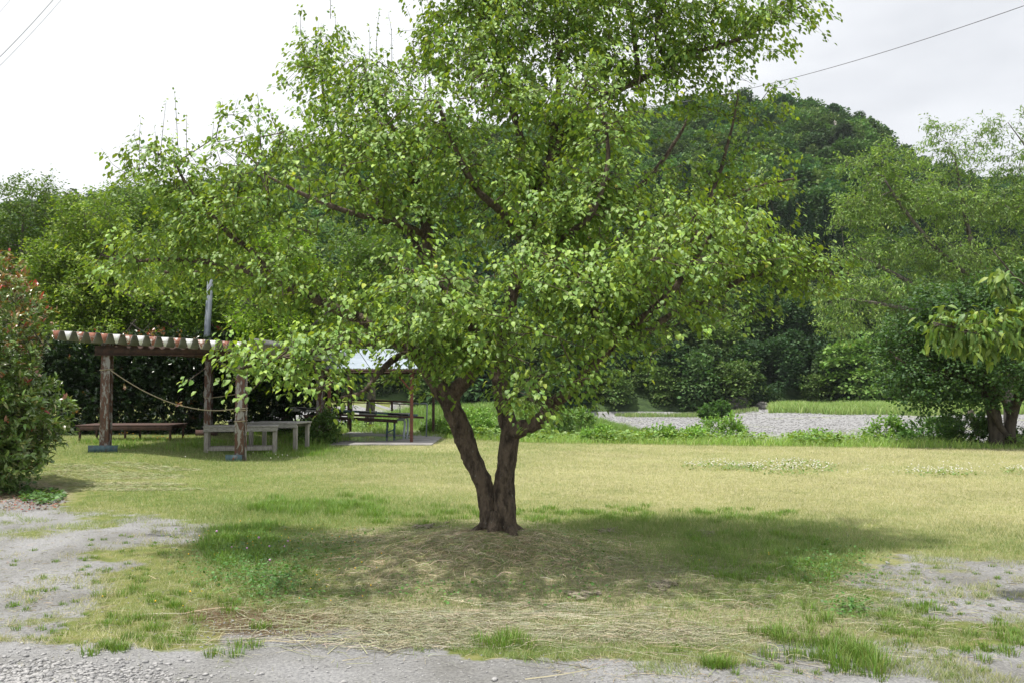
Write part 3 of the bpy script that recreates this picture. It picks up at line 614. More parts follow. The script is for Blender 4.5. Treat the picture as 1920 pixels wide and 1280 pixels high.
# ------------------------------------------------------------------ photinia shrub, hedges and the trees on the left
PHO = [(0.06, 0.12, 0.03), (0.09, 0.15, 0.035), (0.14, 0.17, 0.045), (0.22, 0.13, 0.06), (0.45, 0.07, 0.05)]
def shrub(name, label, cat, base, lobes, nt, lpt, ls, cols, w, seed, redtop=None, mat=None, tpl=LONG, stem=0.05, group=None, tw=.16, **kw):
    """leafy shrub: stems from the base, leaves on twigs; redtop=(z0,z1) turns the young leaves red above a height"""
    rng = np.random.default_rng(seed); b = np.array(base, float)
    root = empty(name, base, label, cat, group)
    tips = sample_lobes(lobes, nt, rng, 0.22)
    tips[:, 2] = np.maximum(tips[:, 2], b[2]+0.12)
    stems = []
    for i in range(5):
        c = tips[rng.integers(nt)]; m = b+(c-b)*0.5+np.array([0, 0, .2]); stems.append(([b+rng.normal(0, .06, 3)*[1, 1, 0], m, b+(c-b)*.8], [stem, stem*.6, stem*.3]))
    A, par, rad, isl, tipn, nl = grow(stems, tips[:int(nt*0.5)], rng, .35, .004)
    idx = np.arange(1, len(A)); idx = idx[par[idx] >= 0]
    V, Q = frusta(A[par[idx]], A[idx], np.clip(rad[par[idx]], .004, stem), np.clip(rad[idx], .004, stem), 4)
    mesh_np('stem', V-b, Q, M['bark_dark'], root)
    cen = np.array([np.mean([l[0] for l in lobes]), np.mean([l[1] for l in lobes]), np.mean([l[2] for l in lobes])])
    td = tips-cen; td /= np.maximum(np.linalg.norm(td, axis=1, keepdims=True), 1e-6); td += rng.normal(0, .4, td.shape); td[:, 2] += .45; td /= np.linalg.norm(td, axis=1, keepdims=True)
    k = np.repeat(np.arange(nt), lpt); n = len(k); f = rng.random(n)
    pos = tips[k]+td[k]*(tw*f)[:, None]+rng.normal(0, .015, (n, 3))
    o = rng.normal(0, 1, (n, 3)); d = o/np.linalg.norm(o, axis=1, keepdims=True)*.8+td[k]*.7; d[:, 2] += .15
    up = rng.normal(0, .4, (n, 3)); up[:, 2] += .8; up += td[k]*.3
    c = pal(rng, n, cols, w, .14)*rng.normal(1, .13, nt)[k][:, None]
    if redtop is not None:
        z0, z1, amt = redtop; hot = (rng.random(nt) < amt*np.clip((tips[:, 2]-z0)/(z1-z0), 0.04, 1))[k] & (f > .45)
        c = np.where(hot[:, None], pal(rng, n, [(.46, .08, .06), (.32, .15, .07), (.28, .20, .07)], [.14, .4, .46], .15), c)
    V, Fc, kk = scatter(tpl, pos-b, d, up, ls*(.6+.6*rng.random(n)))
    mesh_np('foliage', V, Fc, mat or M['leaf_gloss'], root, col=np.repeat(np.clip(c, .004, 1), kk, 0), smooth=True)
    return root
shrub('photinia_shrub', 'big rounded shrub with red young leaves at the left edge beside the gravel', 'shrub', (-9.1, 14.2, 0),
      [(-9.2, 14.2, 1.1, 2.15, 1.0, 1.8), (-9.2, 14.2, 2.45, 1.85, 1.45, 1.5), (-8.6, 13.9, 1.5, 1.25, 1.1, 1.2), (-8.9, 14.0, 0.8, 1.6, .75, 1.4), (-8.65, 13.8, .5, 1.5, .5, 1.3)], 5600, 9, 0.112,
      [(0.17, 0.27, 0.07), (0.21, 0.31, 0.085), (0.27, 0.28, 0.10)], [.5, .35, .15], 11, (1.5, 3.3, .85))
LG = 'tall trees and shrubs behind the shelter'
BR = [(0.145, 0.24, 0.045), (0.19, 0.29, 0.05), (0.25, 0.335, 0.055)]
def midtree(label, X, Y, h, rx, cols, seed, ntips=1500, lpt=26, ls=.12, base_z=0.12, low=.12, trunk_r=.16, name='broadleaf_tree', group=LG, mat=None, tpl=QL, bark=None, cat='tree', lean=0, **kw):
    rng = random.Random(seed); b = (X, Y, base_z)
    tr = ([(X, Y, base_z-.2), (X+.1, Y, base_z+h*.2), (X+lean*.5-.1, Y+.1, base_z+h*.5), (X+lean, Y, base_z+h*.86)], [trunk_r*1.3, trunk_r, trunk_r*.7, trunk_r*.2])
    lbs = [tr]
    for i in range(7):
        a = rng.random()*6.28; z0 = base_z+h*rng.uniform(.18, .6)
        lbs.append(([(X+lean*.3, Y, z0), (X+math.cos(a)*rx*.45, Y+math.sin(a)*rx*.45, z0+h*.13), (X+math.cos(a)*rx*.85, Y+math.sin(a)*rx*.85, z0+h*.22)], [trunk_r*.5, trunk_r*.3, trunk_r*.12]))
    lo = []
    for i in range(13):
        a = rng.random()*6.28; q = (i+.5)/13; r = rx*(.75*math.sqrt(max(0.05, 1-q**2.4)))
        z = base_z+h*(low+(1-low)*q*.92); lo.append((X+lean*q+math.cos(a)*r*.62, Y+math.sin(a)*r*.62, z, rx*.42, h*.12, rx*.42))
    return build_tree(name, label, cat, b, lbs, lo, ntips, lpt, ls, tpl, mat or M['leaf_far'], bark or M['bark_grey'], cols, None, seed, group, spread=kw.pop('spread', .34), twig=kw.pop('twig', .35), droop=kw.pop('droop', .35), shell=.35, rough=0, nseg=8, step=.4, tip_r=.006, flat=.6, thickmin=.03, **kw)
midtree('dark green bushy tree at the far left edge behind the red shrub', -18.2, 33.5, 9.2, 3.6, [(0.12, .20, .05), (.15, .23, .055)], 21)
midtree('tallest rounded green tree behind the shelter roof, left of the lighter trees', -15.2, 36, 9.9, 3.3, [(0.13, .22, .05), (.17, .25, .055)], 22)
midtree('yellow-green tree with a notched top rising behind the middle of the shelter roof', -14.2, 30.5, 7.9, 2.8, BR, 23, lpt=24)
midtree('light green tree behind the shelter just left of the steel pole', -12.0, 34, 8.8, 2.6, BR, 24, lpt=24)
midtree('small bright leafy tree growing over the left end of the shelter roof', -13.0, 29.4, 5.3, 2.3, BR, 25, ntips=1100, low=.36)
midtree('bright leafy tree above the shelter roof left of the steel pole', -10.9, 29.7, 5.6, 2.4, [(0.14, .24, .04), (.19, .29, .05)], 26, ntips=1200, low=.36)
midtree('vivid light green tree directly right of the steel pole behind the plum branches', -7.3, 29.2, 6.4, 2.3, [(0.17, .29, .03), (.22, .34, .04)], 27, ntips=1100, low=.28)
midtree('dark leafy tree behind the plum tree between the two shelters', -5.6, 35.5, 7.6, 2.7, [(0.10, .18, .035), (.14, .22, .045)], 28, ntips=1000, low=.3)
DK_SHADED = [(0.022, 0.048, 0.016), (0.032, 0.065, 0.02)]  # evergreen hedge greens, darkened further to stand in for the overhanging trees' shade
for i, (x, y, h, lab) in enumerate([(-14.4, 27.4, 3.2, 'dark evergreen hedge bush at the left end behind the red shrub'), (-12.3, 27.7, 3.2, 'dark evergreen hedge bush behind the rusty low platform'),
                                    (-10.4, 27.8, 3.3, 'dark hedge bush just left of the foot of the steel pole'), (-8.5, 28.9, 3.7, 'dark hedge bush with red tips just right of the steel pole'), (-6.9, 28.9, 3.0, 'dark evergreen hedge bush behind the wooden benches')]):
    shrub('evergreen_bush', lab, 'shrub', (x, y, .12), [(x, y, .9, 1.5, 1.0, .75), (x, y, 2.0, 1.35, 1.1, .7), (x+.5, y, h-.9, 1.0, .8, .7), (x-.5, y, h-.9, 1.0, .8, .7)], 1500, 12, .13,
          DK_SHADED, None, 30+i, (2.6, 3.8, (.45 if i >= 2 else .12)), tpl=QL, group='dark hedge behind the shelter', tw=.25)

# ------------------------------------------------------------------ trees on the right
rt = empty  # alias keeps the line short
XR, YR = 12.9, 24.6
def PR(l): return [P(*q) for q in l]
rl = [(PR([(1872, 845, YR), (1868, 810, YR), (1862, 770, YR), (1850, 735, YR), (1838, 690, YR), (1830, 620, YR), (1815, 570, YR)]), RP([16, 13, 12, 11, 8, 5, 3], YR)),
      (PR([(1895, 845, YR), (1893, 810, YR), (1900, 770, YR), (1915, 730, YR), (1935, 680, YR), (1960, 620, YR)]), RP([13, 10, 10, 9, 7, 3], YR)),
      (PR([(1888, 818, YR-.1), (1870, 790, YR-.2), (1855, 755, YR-.2)]), RP([6, 6, 5], YR)),
      (PR([(1893, 775, YR), (1880, 750, YR-.3), (1862, 725, YR-.6)]), RP([5, 4, 3], YR)),
      (PR([(1850, 735, YR), (1790, 700, YR-.3), (1720, 690, YR-.5), (1680, 670, YR-.5)]), RP([6, 5, 3, 2], YR)),
      (PR([(1905, 765, YR), (1905, 700, YR-.8), (1880, 640, YR-1)]), RP([6, 4, 2], YR)),
      (PR([(1935, 690, YR), (2010, 660, YR), (2080, 640, YR)]), RP([6, 4, 2], YR))]
rlob = pixlobes([(1700, 640, YR, 58, 60, .8), (1690, 700, YR-.3, 40, 40, .6), (1740, 720, YR-.4, 80, 55, 1), (1770, 778, YR-.3, 24, 22, .3, .9), (1800, 640, YR-.2, 90, 70, 1.6), (1860, 680, YR-.8, 90, 50, 1.4), (1760, 580, YR, 70, 45, 1.2),
                 (1850, 570, YR, 80, 45, 1.4), (1940, 620, YR, 90, 90, 1.7), (2030, 660, YR, 90, 70, 1.5), (1910, 545, YR, 70, 40, 1.2), (1960, 720, YR-.5, 70, 30, 1), (1830, 745, YR-.6, 50, 22, .8), (1990, 560, YR, 80, 50, 1.3)])
build_tree('maple_tree', 'dark green low-branched tree with two leaning trunks at the right field edge', 'tree', (P(1884, 840, YR)[0], YR, 0), rl, rlob, 2300, 26, .085, QR, M['leaf_far'], M['bark_dark'],
           [(0.07, .145, .055), (.095, .18, .065)], None, 41, None, spread=.26, twig=.3, droop=.4, rough=.12, nseg=14, step=.3, tip_r=.004, flat=.6, thickmin=.02)
YB = 39.0
bl = [(PR([(1893, 800, YB), (1890, 720, YB), (1880, 620, YB), (1850, 540, YB), (1820, 450, YB), (1800, 350, YB), (1790, 290, YB)]), RP([11, 9, 8, 7, 5, 3, 2], YB)),
      (PR([(1885, 660, YB), (1800, 600, YB-1), (1720, 540, YB-2), (1650, 500, YB-2), (1600, 480, YB-2)]), RP([6, 5, 4, 3, 2], YB)),
      (PR([(1850, 540, YB), (1770, 480, YB-1), (1700, 400, YB-1.5), (1660, 340, YB-2)]), RP([5, 4, 3, 2], YB)),
      (PR([(1882, 640, YB), (1930, 500, YB), (1960, 380, YB), (1930, 290, YB), (1890, 230, YB)]), RP([7, 5, 3, 1.6, .7], YB)),
      (PR([(1875, 610, YB), (1760, 590, YB-2), (1650, 570, YB-3), (1570, 560, YB-3)]), RP([5, 4, 3, 2], YB)),
      (PR([(1960, 380, YB), (2040, 330, YB), (2100, 300, YB)]), RP([4, 3, 2], YB))]
blob = pixlobes([(1640, 310, YB-1, 70, 38, 1.6), (1760, 250, YB, 48, 24, 1, .5), (1790, 290, YB, 90, 34, 1.6, .6), (1880, 240, YB, 60, 34, 1.3, .6), (1900, 310, YB, 60, 30, 1.3, .5), (1980, 270, YB, 70, 50, 1.6), (1690, 370, YB-1, 110, 44, 2.4), (1620, 400, YB-1.5, 60, 40, 1.6), (1790, 390, YB, 110, 40, 2.4), (1900, 390, YB, 100, 40, 2.3), (2010, 380, YB, 100, 60, 2.3),
                 (1650, 470, YB-2, 80, 38, 2), (1760, 480, YB-1, 100, 45, 2.3), (1880, 490, YB, 100, 45, 2.3), (1610, 540, YB-3, 75, 34, 1.8), (1590, 595, YB-3, 60, 32, 1.5, .8), (1710, 560, YB-2, 90, 40, 2), (1830, 540, YB, 90, 30, 2), (1990, 500, YB, 100, 60, 2.2), (1570, 560, YB-3, 40, 26, 1, .8), (1700, 620, YB-2.5, 60, 30, 1.4, .6), (1590, 380, YB-1.5, 30, 24, .8, .5), (1540, 335, YB-1.5, 20, 14, .5, .0), (1870, 620, YB, 110, 40, 2, .4), (1800, 330, YB, 60, 20, 1.2, .5)])
build_tree('locust_tree', 'tall airy light green tree with feathery leaves and pale branches at the right', 'tree', (P(1893, 800, YB)[0], YB, -1.0), bl, blob, 2100, 24, .18, QS, M['leaf_far'], M['bark_grey'],
           [(0.21, .32, .10), (.18, .29, .09), (.26, .37, .11)], None, 42, None, spread=.42, twig=.45, droop=.55, shell=.5, rough=0, nseg=8, step=.5, tip_r=.006, flat=.4, thickmin=.03, upn=.1)
# cherry tree rooted just outside the right edge, one long branch reaching in
cl = [([(6.6, 7.4, -.1), (6.5, 7.4, 1.0), (6.4, 7.4, 1.9), (6.4, 7.5, 3.2), (6.5, 7.6, 4.4)], [.16, .13, .12, .08, .03]),
      (PR([(2560, 640, 7.4), (2300, 660, 7.3), (2080, 650, 7.2), (1960, 640, 7.1), (1895, 640, 7.0), (1820, 622, 6.9), (1750, 605, 6.85)]), RP([16, 10, 7, 4, 3, 2, 1.2], 7)),
      (PR([(2200, 655, 7.25), (2050, 600, 7.0), (1960, 560, 6.9), (1915, 530, 6.9), (1890, 505, 6.9), (1862, 470, 6.9)]), RP([7, 5, 3, 2, 1.5, 1], 7)),
      ([(6.45, 7.4, 1.7), (6.0, 8.2, 2.4), (5.8, 9.0, 3.0)], [.07, .04, .02]), ([(6.45, 7.4, 2.0), (7.3, 7.0, 2.8), (8.0, 6.6, 3.4)], [.07, .04, .02])]
clob = pixlobes([(1800, 620, 6.9, 66, 24, .2, 3.5), (1870, 625, 6.9, 65, 32, .24, 3.5), (1940, 610, 7.0, 60, 50, .3, 3), (1900, 570, 6.9, 28, 22, .14, 2.2), (1885, 520, 6.9, 14, 24, .08, 3), (1860, 475, 6.9, 6, 12, .05, 4), (1760, 606, 6.85, 20, 8, .08, 4), (2040, 600, 7.1, 90, 70, .5, 1.3)])+[
       (6.0, 7.4, 3.0, .6, .7, .9, .5), (6.7, 7.6, 3.8, 1.3, .9, 1.3, .35), (7.4, 7.0, 3.0, 1.1, .8, 1.1, .35), (6.3, 8.6, 3.0, .7, .7, .9, .35)]
build_tree('cherry_tree', 'leafy cherry branch with long drooping leaves reaching in from the right edge', 'tree', (6.6, 7.4, 0), cl, clob, 1100, 9, .084, LONG, M['leaf'], M['bark_dark'],
           [(0.10, .19, .045), (.14, .23, .055), (.18, .26, .065)], None, 43, None, spread=.06, twig=.12, droop=1.0, rough=.1, nseg=10, shell=.5, upn=.1)
ap = Acc(); b = P(1836, 815, 27.5); q, r = catmull([b, P(1828, 795, 27.5), P(1818, 768, 27.5)], [.12, .10, .085], .1); ap.tube(q, r, 10, rough=.15)
o = ap.build('tree_stump', M['bark_grey'], smooth=True); tag(o, 'short leaning grey stump post left of the right-hand tree trunks', 'stump')

# ------------------------------------------------------------------ hillside forest
def crown_proto(rng, n, rx, rz, ls, nl=9, layered=False, cone=False):
    lo = []
    for i in range(nl):
        a = rng.random()*6.28; r = rx*.55*rng.random()**.5; lo.append((math.cos(a)*r, math.sin(a)*r, rz*(.15+.8*rng.random())*(1-.4*r/rx), rx*.45, rz*.30, rx*.45))
    t = sample_lobes([l+(1,) for l in lo], n, rng, .16)
    if layered: t[:, 2] = np.round(t[:, 2]/1.1+.25*np.sin(t[:, 0]*1.9)+.25*np.cos(t[:, 1]*2.3))*1.1+rng.normal(0, .22, n)-.06*(t[:, 0]**2+t[:, 1]**2); 
    if cone:
        z = rng.random(n)**1.25; a = rng.random(n)*6.28; lay = np.round(z*11)/11; rr = (1-z)*rx*(.75+.3*np.sin(a*5+lay*40))*rng.random(n)**.35
        t = np.stack([np.cos(a)*rr, np.sin(a)*rr, z*rz*1.5-.25*rr], -1)
    d = t*np.array([1, 1, .4]); d = d/np.maximum(np.linalg.norm(d, axis=1, keepdims=True), 1e-6)+rng.normal(0, .5, t.shape); d[:, 2] -= .25
    up = t/np.maximum(np.linalg.norm(t, axis=1, keepdims=True), 1e-6)*.8+rng.normal(0, .4, t.shape); up[:, 2] += .9
    return t, d, up, ls*(.6+.8*rng.random(n))
protos = []
HC = [[(0.078, .145, .043), (.105, .175, .048)], [(0.052, .108, .037), (.07, .13, .042)], [(0.125, .205, .052), (.16, .24, .055)], [(0.058, .118, .046), (.08, .145, .048)],
      [(0.034, .07, .034), (.044, .084, .037)], [(0.15, .26, .055), (.19, .30, .06)]]
rngH = np.random.default_rng(77)
for k in range(6):
    cone = k == 4; lay = k == 5 or k == 2
    t, d, up, s = crown_proto(rngH, 4200, 1.9 if cone else 3.2, 3.6 if cone else 4.9, .30, 14, lay, cone)
    t[:, 2] += .35; V, Fc, kk = scatter(QR if not cone else QL, t, d, up, s)
    c = pal(rngH, len(t), HC[k], None, .14)
    protos.append((V, Fc, np.repeat(c*np.array([.80, .82, .92]), kk, 0)))
def hillx(px, y): return (px-960)/F*y
hill_pts = []
rr = np.random.default_rng(5)
y = 105.0; row = 0
while y < 268:
    sp = 4.6 if y < 125 else 5.2+(y-125)*.010
    x0 = hillx(-260, y); x1 = hillx(2150, y); xs = np.arange(x0, x1, sp)+rr.uniform(-1.2, 1.2)
    for x in xs:
        hill_pts.append((x+rr.normal(0, .9), y+abs(rr.normal(0, .8))))
    y += sp*.80 if y > 122 else 2.7
hill_pts = np.array(hill_pts)
pxh = 960+F*hill_pts[:, 0]/hill_pts[:, 1]
# keep what this side of the river can see: left part is masked by near trees up to the crest
zt = H(hill_pts[:, 0], hill_pts[:, 1]); pyh = 725-F*(zt+6-CAMZ)/hill_pts[:, 1]
keep = (pxh > 150) | (pyh < 470)
keep &= ~((np.abs(pxh-1562) < 9) & (pyh > 205) & (pyh < 268))
hill_pts = hill_pts[keep]; pxh = pxh[keep]; pyh = pyh[keep]; zt = zt[keep]
kind = np.zeros(len(hill_pts), int)
nzk = vn(hill_pts[:, 0], hill_pts[:, 1], 16, 61); rk = rr.random(len(hill_pts))
kind = np.where(rk < .34, 0, np.where(rk < .60, 1, np.where(rk < .80, 2, 3)))
conz = (nzk > .60) | (((pxh-1470)/120)**2+((pyh-440)/90)**2 < 1)
kind = np.where(conz & (rr.random(len(kind)) < .85) & (pyh > 300) & (pxh > 1150), 4, kind)
scl = rr.uniform(.62, 1.35, len(kind)); rot = rr.random(len(kind))*6.28
order = np.argsort(hill_pts[:, 1])
# individually visible ones: the front rows where the shelter and plum crown do not hide them
front = [i for i in order if pxh[i] > 1080][:225]
fs = set(front)
KL = ['mid green rounded tree', 'dark green rounded tree', 'light green layered tree', 'blue-green rounded tree', 'dark narrow conifer', 'bright layered tree']
pm = []
for k in range(6):
    V, Fc, C = protos[k]; hill_mat = M['leaf_hill']
    o = mesh_np('crown', V, Fc, hill_mat, None, col=C, link=False); q, r = catmull([(0, 0, -1.5), (.15, 0, 1.5), (0, .1, 4.2)], [.22, .16, .06], .6); tv, tq, tt = tube(q, r, 6)
    o2 = mesh_np('trunk', tv, [tq, tt], M['bark_grey'], None, link=False); pm.append((o.data, o2.data))
bpx = lambda px: 'left of the rock outcrop' if px < 1360 else ('above the bare bank rocks' if px < 1480 else ('behind the shingle' if px < 1640 else 'behind the dark tree at the right'))
def hill_tree(x, y, z, k, s, rz, lab):
    t = empty('conifer_tree' if k == 4 else 'hillside_tree', (x, y, z), lab, 'tree', 'trees on the wooded hillside', rz); t.scale = (s, s, s*1.02)
    for nm, me in (('crown', pm[k][0]), ('trunk', pm[k][1])):
        o = bpy.data.objects.new(nm, me); COL.objects.link(o); o.parent = t
    return t
def hreg(i):
    px, py = pxh[i], pyh[i]+40
    v = 'at the water\'s edge' if hill_pts[i][1] < 108.5 else ('low on the slope' if hill_pts[i][1] < 116 else ('on the lower hillside' if hill_pts[i][1] < 124 else 'halfway up the hill'))
    h_ = ('behind the right plum branches' if px < 1280 else 'above the largest weed bush' if px < 1400 else 'above the bare bank rocks' if px < 1510 else 'near the tiered tree' if px < 1680 else 'behind the airy right-hand tree')
    return KL[kind[i]], v, h_
ORD = ['leftmost', 'second', 'third', 'fourth', 'fifth', 'sixth', 'seventh', 'eighth', 'ninth', 'tenth', 'eleventh', 'twelfth', 'thirteenth', 'fourteenth', 'fifteenth', 'sixteenth']
grp_ = {}
for i in front: grp_.setdefault(hreg(i), []).append(i)
HL = {}
for kk_, ls_ in grp_.items():
    ls_.sort(key=lambda i: pxh[i])
    for j, i in enumerate(ls_):
        HL[i] = (kk_[0]+' '+kk_[1]+' '+kk_[2]) if len(ls_) == 1 else (ORD[min(j, 15)]+(' from left' if j else '')+' '+kk_[0]+' '+kk_[1]+' '+kk_[2])
for i in front:
    x, y = hill_pts[i]
    hill_tree(x, y, zt[i]-.6*scl[i], kind[i], scl[i]*(.95 if y < 112 else 1.0), rot[i], HL[i])
sp = P(1612, 770, 103.5)
t = hill_tree(sp[0], 103.5, -.3, 5, 1.35, 1.0, 'bright green tree in flat tiers at the foot of the hill behind the shingle'); t.name = 'tiered_tree'; del t['group']
# the rest of the wood as one mass, with fewer and larger leaf faces
rest = [i for i in order if i not in fs]
AV = []; AF = []; AC = []; nb = 0
for i in rest:
    k = kind[i]; V, Fc, C = protos[k]; f2 = 0.30 if hill_pts[i][1] > 150 else .45
    nleaf = int(4200*f2); V = V[:nleaf*4]; Fc = Fc[:nleaf*2]; C = C[:nleaf*4]
    ce = V.reshape(-1, 4, 3).mean(1, keepdims=True); V = ((V.reshape(-1, 4, 3)-ce)*(1.7 if f2 < .4 else 1.4)+ce).reshape(-1, 3)
    ca, sa = math.cos(rot[i]), math.sin(rot[i]); s = scl[i]*1.12
    Vr = np.stack([V[:, 0]*ca-V[:, 1]*sa, V[:, 0]*sa+V[:, 1]*ca, V[:, 2]], -1)*s+np.array([hill_pts[i][0], hill_pts[i][1], zt[i]-.8*s])
    AV.append(Vr.astype(np.float32)); AF.append((Fc+nb).astype(np.int32)); AC.append(C*rr.uniform(.72, 1.3)*np.array([rr.uniform(.85, 1.2), 1, rr.uniform(.9, 1.1)])); nb += len(V)
o = mesh_np('forest', np.vstack(AV), np.vstack(AF), M['leaf_hill'], col=np.vstack(AC)); tag(o, 'dense green wood covering the upper hillside', 'forest', kind='stuff')
del AV, AF, AC
# rocks at the foot and near the summit
def rock(px, py, Y, s, seed, lab, zf=.6):
    s = s*.8
    rg = np.random.default_rng(seed); V, Fc = ico(4); p = P(px, py, Y)
    nn = np.array([mnoise.fractal(Vector(v*1.3+seed), 0.7, 2.1, 6) for v in V]); nn2 = np.array([abs(mnoise.noise(Vector(v*2.6+seed*2))) for v in V])
    V = V*(1+.32*nn-.28*nn2)[:, None]*np.array([s, s*.7, s*zf])
    o = mesh_np('rock', V, Fc, M['rock']); o.location = p; o.rotation_euler = (0, 0, seed); tag(o, lab, 'rock', 'bare rocks along the far river bank')
rock(1385, 757, 104.6, 2.1, 1, 'grey bare rock on the far bank, the larger and further left one'); rock(1428, 762, 104.2, 1.7, 2, 'smaller broken rock low on the far bank, right of the larger one', .5)
q = hill_pts[np.argmin((pxh-1562)**2+(pyh-235)**2)]; o = None
V, Fc = ico(4); nn = np.array([mnoise.fractal(Vector(v*1.5+9), .7, 2.1, 6) for v in V]); V = V*(1+.35*nn)[:, None]*np.array([1.0, 1.6, 2.8])
o = mesh_np('rock_cliff', V, Fc, surf_mat('pale_cliff', (.17, .16, .145), (.36, .34, .31), .8, 1, 1, bs=2, bd=.4)); o.location = P(1562, 250, 232); o.rotation_euler = (0.1, .2, 0); tag(o, 'pale narrow cliff showing through the trees below the hill top', 'cliff')

# ------------------------------------------------------------------ steel shelter with the folded-plate roof
sh = empty('roofed_shelter', (-7.3, 23.2, .1), 'open steel shelter with folded metal roof and rusty posts at the left', 'shelter'); so = np.array(sh.location)
FL = np.array([-8.95, 20.05, 0]); FR = np.array([-5.92, 19.85, 0]); BLp = np.array([-8.85, 26.5, 0]); BRp = np.array([-5.55, 26.3, 0])
for q, top in ((FL, 2.56), (FR, 2.40), (BLp, 2.52), (BRp, 2.36)):
    a = Acc(); z0 = float(H(q[0], q[1]))-.05; zc = (z0+top)/2; hh = top-z0
    a.box((q[0], q[1]-.085, zc), (.20, .014, hh)); a.box((q[0], q[1]+.085, zc), (.20, .014, hh)); a.box((q[0], q[1], zc), (.012, .154, hh))
    if q[0] > -7: a.box((q[0]+.125, q[1]-.03, zc), (.03, .05, hh-.01))
    a.build('post', M['rust_post'], sh, local=so, bevel=.002)
    a = Acc(); w = .64 if q[0] < -7 else .36; x = q[0] if q[0] < -7 else q[0]-.1
    if q[1] < 22:
        a.box((x, q[1]-.13, z0+.11), (w, .02, .17)); a.box((x, q[1]-.08, z0+.185), (w, .11, .012)); a.box((x, q[1]-.08, z0+.02), (w, .11, .012))
        a.build('base_channel', M['teal_iron'], sh, local=so)
    else:
        a.box((x, q[1]-.13, z0+.13), (w, .03, .19)); a.build('base_channel', M['dark_iron'], sh, local=so)
def roofz(x, y): return 2.815-.062*(x+9.85)+(-.005)*(y-19.6)
x0, x1 = -9.98, -5.72; yf, yb = 19.55, 27.3; pitch = .262; hgt = .20; th = .006
prof = []; x = x0; k = 0
while x < x1-.01:
    prof += [(x, 0), (x+.045, 0), (x+.11, -hgt), (x+.152, -hgt), (x+.217, 0)]; x += pitch
prof.append((x, 0)); V = []; sk = .08
for yy in (yf, yb):
    for dz in (0, -th):
        for (xx, z) in prof: V.append((xx+sk*(yy-yf), yy, roofz(xx, yy)+z+dz))
V = np.array(V); m = len(prof); i = np.arange(m-1)
Q = np.vstack([np.stack([i, i+1, 2*m+i+1, 2*m+i], -1)[:, ::-1], np.stack([m+i, m+i+1, 3*m+i+1, 3*m+i], -1), np.stack([i, i+1, m+i+1, m+i], -1), np.stack([2*m+i, 2*m+i+1, 3*m+i+1, 3*m+i], -1)[:, ::-1]])
rf = mesh_np('roof', V-so, Q, M['roof_iron'], sh)
random.seed(4); x = x0; k = 0; pat = [1, 0, 1, 1, 1, 0, 1, 0, 1, 0, 1, 0, 1, 0, 1, 0, 1]
while x < x1-.2:
    z = roofz(x+.13, yf)
    v = np.array([[x+.052, yf-.004, z-.004], [x+.21, yf-.004, z-.004], [x+.150, yf-.004, z-hgt+.004], [x+.113, yf-.004, z-hgt+.004], [x+.052, yf+.004, z-.004], [x+.21, yf+.004, z-.004], [x+.150, yf+.004, z-hgt+.004], [x+.113, yf+.004, z-hgt+.004]])
    o = mesh_np('end_plate', v-so, np.array([[0, 1, 2, 3][::-1], [4, 5, 6, 7], [0, 1, 5, 4], [1, 2, 6, 5], [2, 3, 7, 6], [3, 0, 4, 7]]), M['end_rust' if pat[k % 17] else 'end_white'], rf)
    x += pitch; k += 1
a = Acc(); zb = 2.44; a.box(((FL[0]+FR[0])/2, 19.95, 2.50), (3.5, .09, .012)); a.box(((FL[0]+FR[0])/2, 19.95, 2.40), (3.5, .012, .19)); a.box(((FL[0]+FR[0])/2, 19.95, 2.30), (3.5, .09, .012)); a.build('beam', M['dark_iron'], sh, local=so)
a = Acc(); a.beam((BLp[0], 26.4, 2.44), (BRp[0]+.3, 26.3, 2.38), .1, .2); a.build('beam', M['dark_iron'], sh, local=so)
a = Acc(); a.beam((FL[0], 20.1, 2.53), (BLp[0], 26.6, 2.50), .1, .1); a.build('beam', M['dark_iron'], sh, local=so)
a = Acc(); a.beam((x1+.06, yf, 2.56), (x1+sk*7.7+.06, yb, 2.54), .03, .2); a.build('side_fascia', M['roof_iron'], sh, local=so)
for yy in (21.5, 23.3, 25.0):
    a = Acc(); a.beam((x0+.2, yy, roofz(x0+.2, yy)-.27), (x1+.3, yy, roofz(x1, yy)-.27), .06, .08); a.build('purlin', M['dark_iron'], sh, local=so)
# rope slung between the front posts
def rope(pts, lab, r=.011):
    q, rr_ = catmull(pts, [r]*len(pts), .12); a = Acc().tube(q, rr_, 7)
    return a, lab
ropeA = [(-8.82, 19.93, 1.97)]+[P(px, py, 19.88) for px, py in ((235, 712), (275, 735), (325, 756), (375, 767), (410, 769))]+[(-6.05, 19.72, 1.12)]
a, lab = rope(ropeA, ''); 
for c, z in ((FL, 1.98), (FR, 1.13), (FR, 1.09), (FR, .86)):
    lp = [(c[0]+sx*.115, c[1]+sy*.105, z+.01*sx) for sx, sy in ((-1, -1), (1, -1), (1, 1), (-1, 1), (-1, -1))]; a.tube(np.array(lp), [.011]*5, 6)
tag(a.build('rope', M['rope'], smooth=True), 'slack tan rope tied between the two front posts of the shelter', 'rope')
a, lab = rope([(-8.9, 26.4, 1.6), (-8.5, 25.0, 1.4), (-7.6, 22.8, 1.33), (-6.0, 20.0, 1.45)], '', .008); tag(a.build('rope', M['rope'], smooth=True), 'thin faint rope hanging deeper inside the shelter behind the tan rope', 'rope')
# steel pole behind the shelter
po = empty('steel_pole', (-9.55, 28.2, .1), 'tall grey steel pole rising behind the shelter roof', 'pole'); a = Acc(); a.tube([(-9.62, 28.2, .05), (-9.52, 28.2, 2.7), (-9.40, 28.2, 5.55)], [.105, .10, .09], 18); a.build('shaft', M['steel'], po, smooth=True, local=po.location)
a = Acc(); a.tube([(-9.40, 28.2, 5.54), (-9.40, 28.2, 5.60)], [.10, .10], 18); a.build('cap', M['steel'], po, smooth=True, local=po.location)

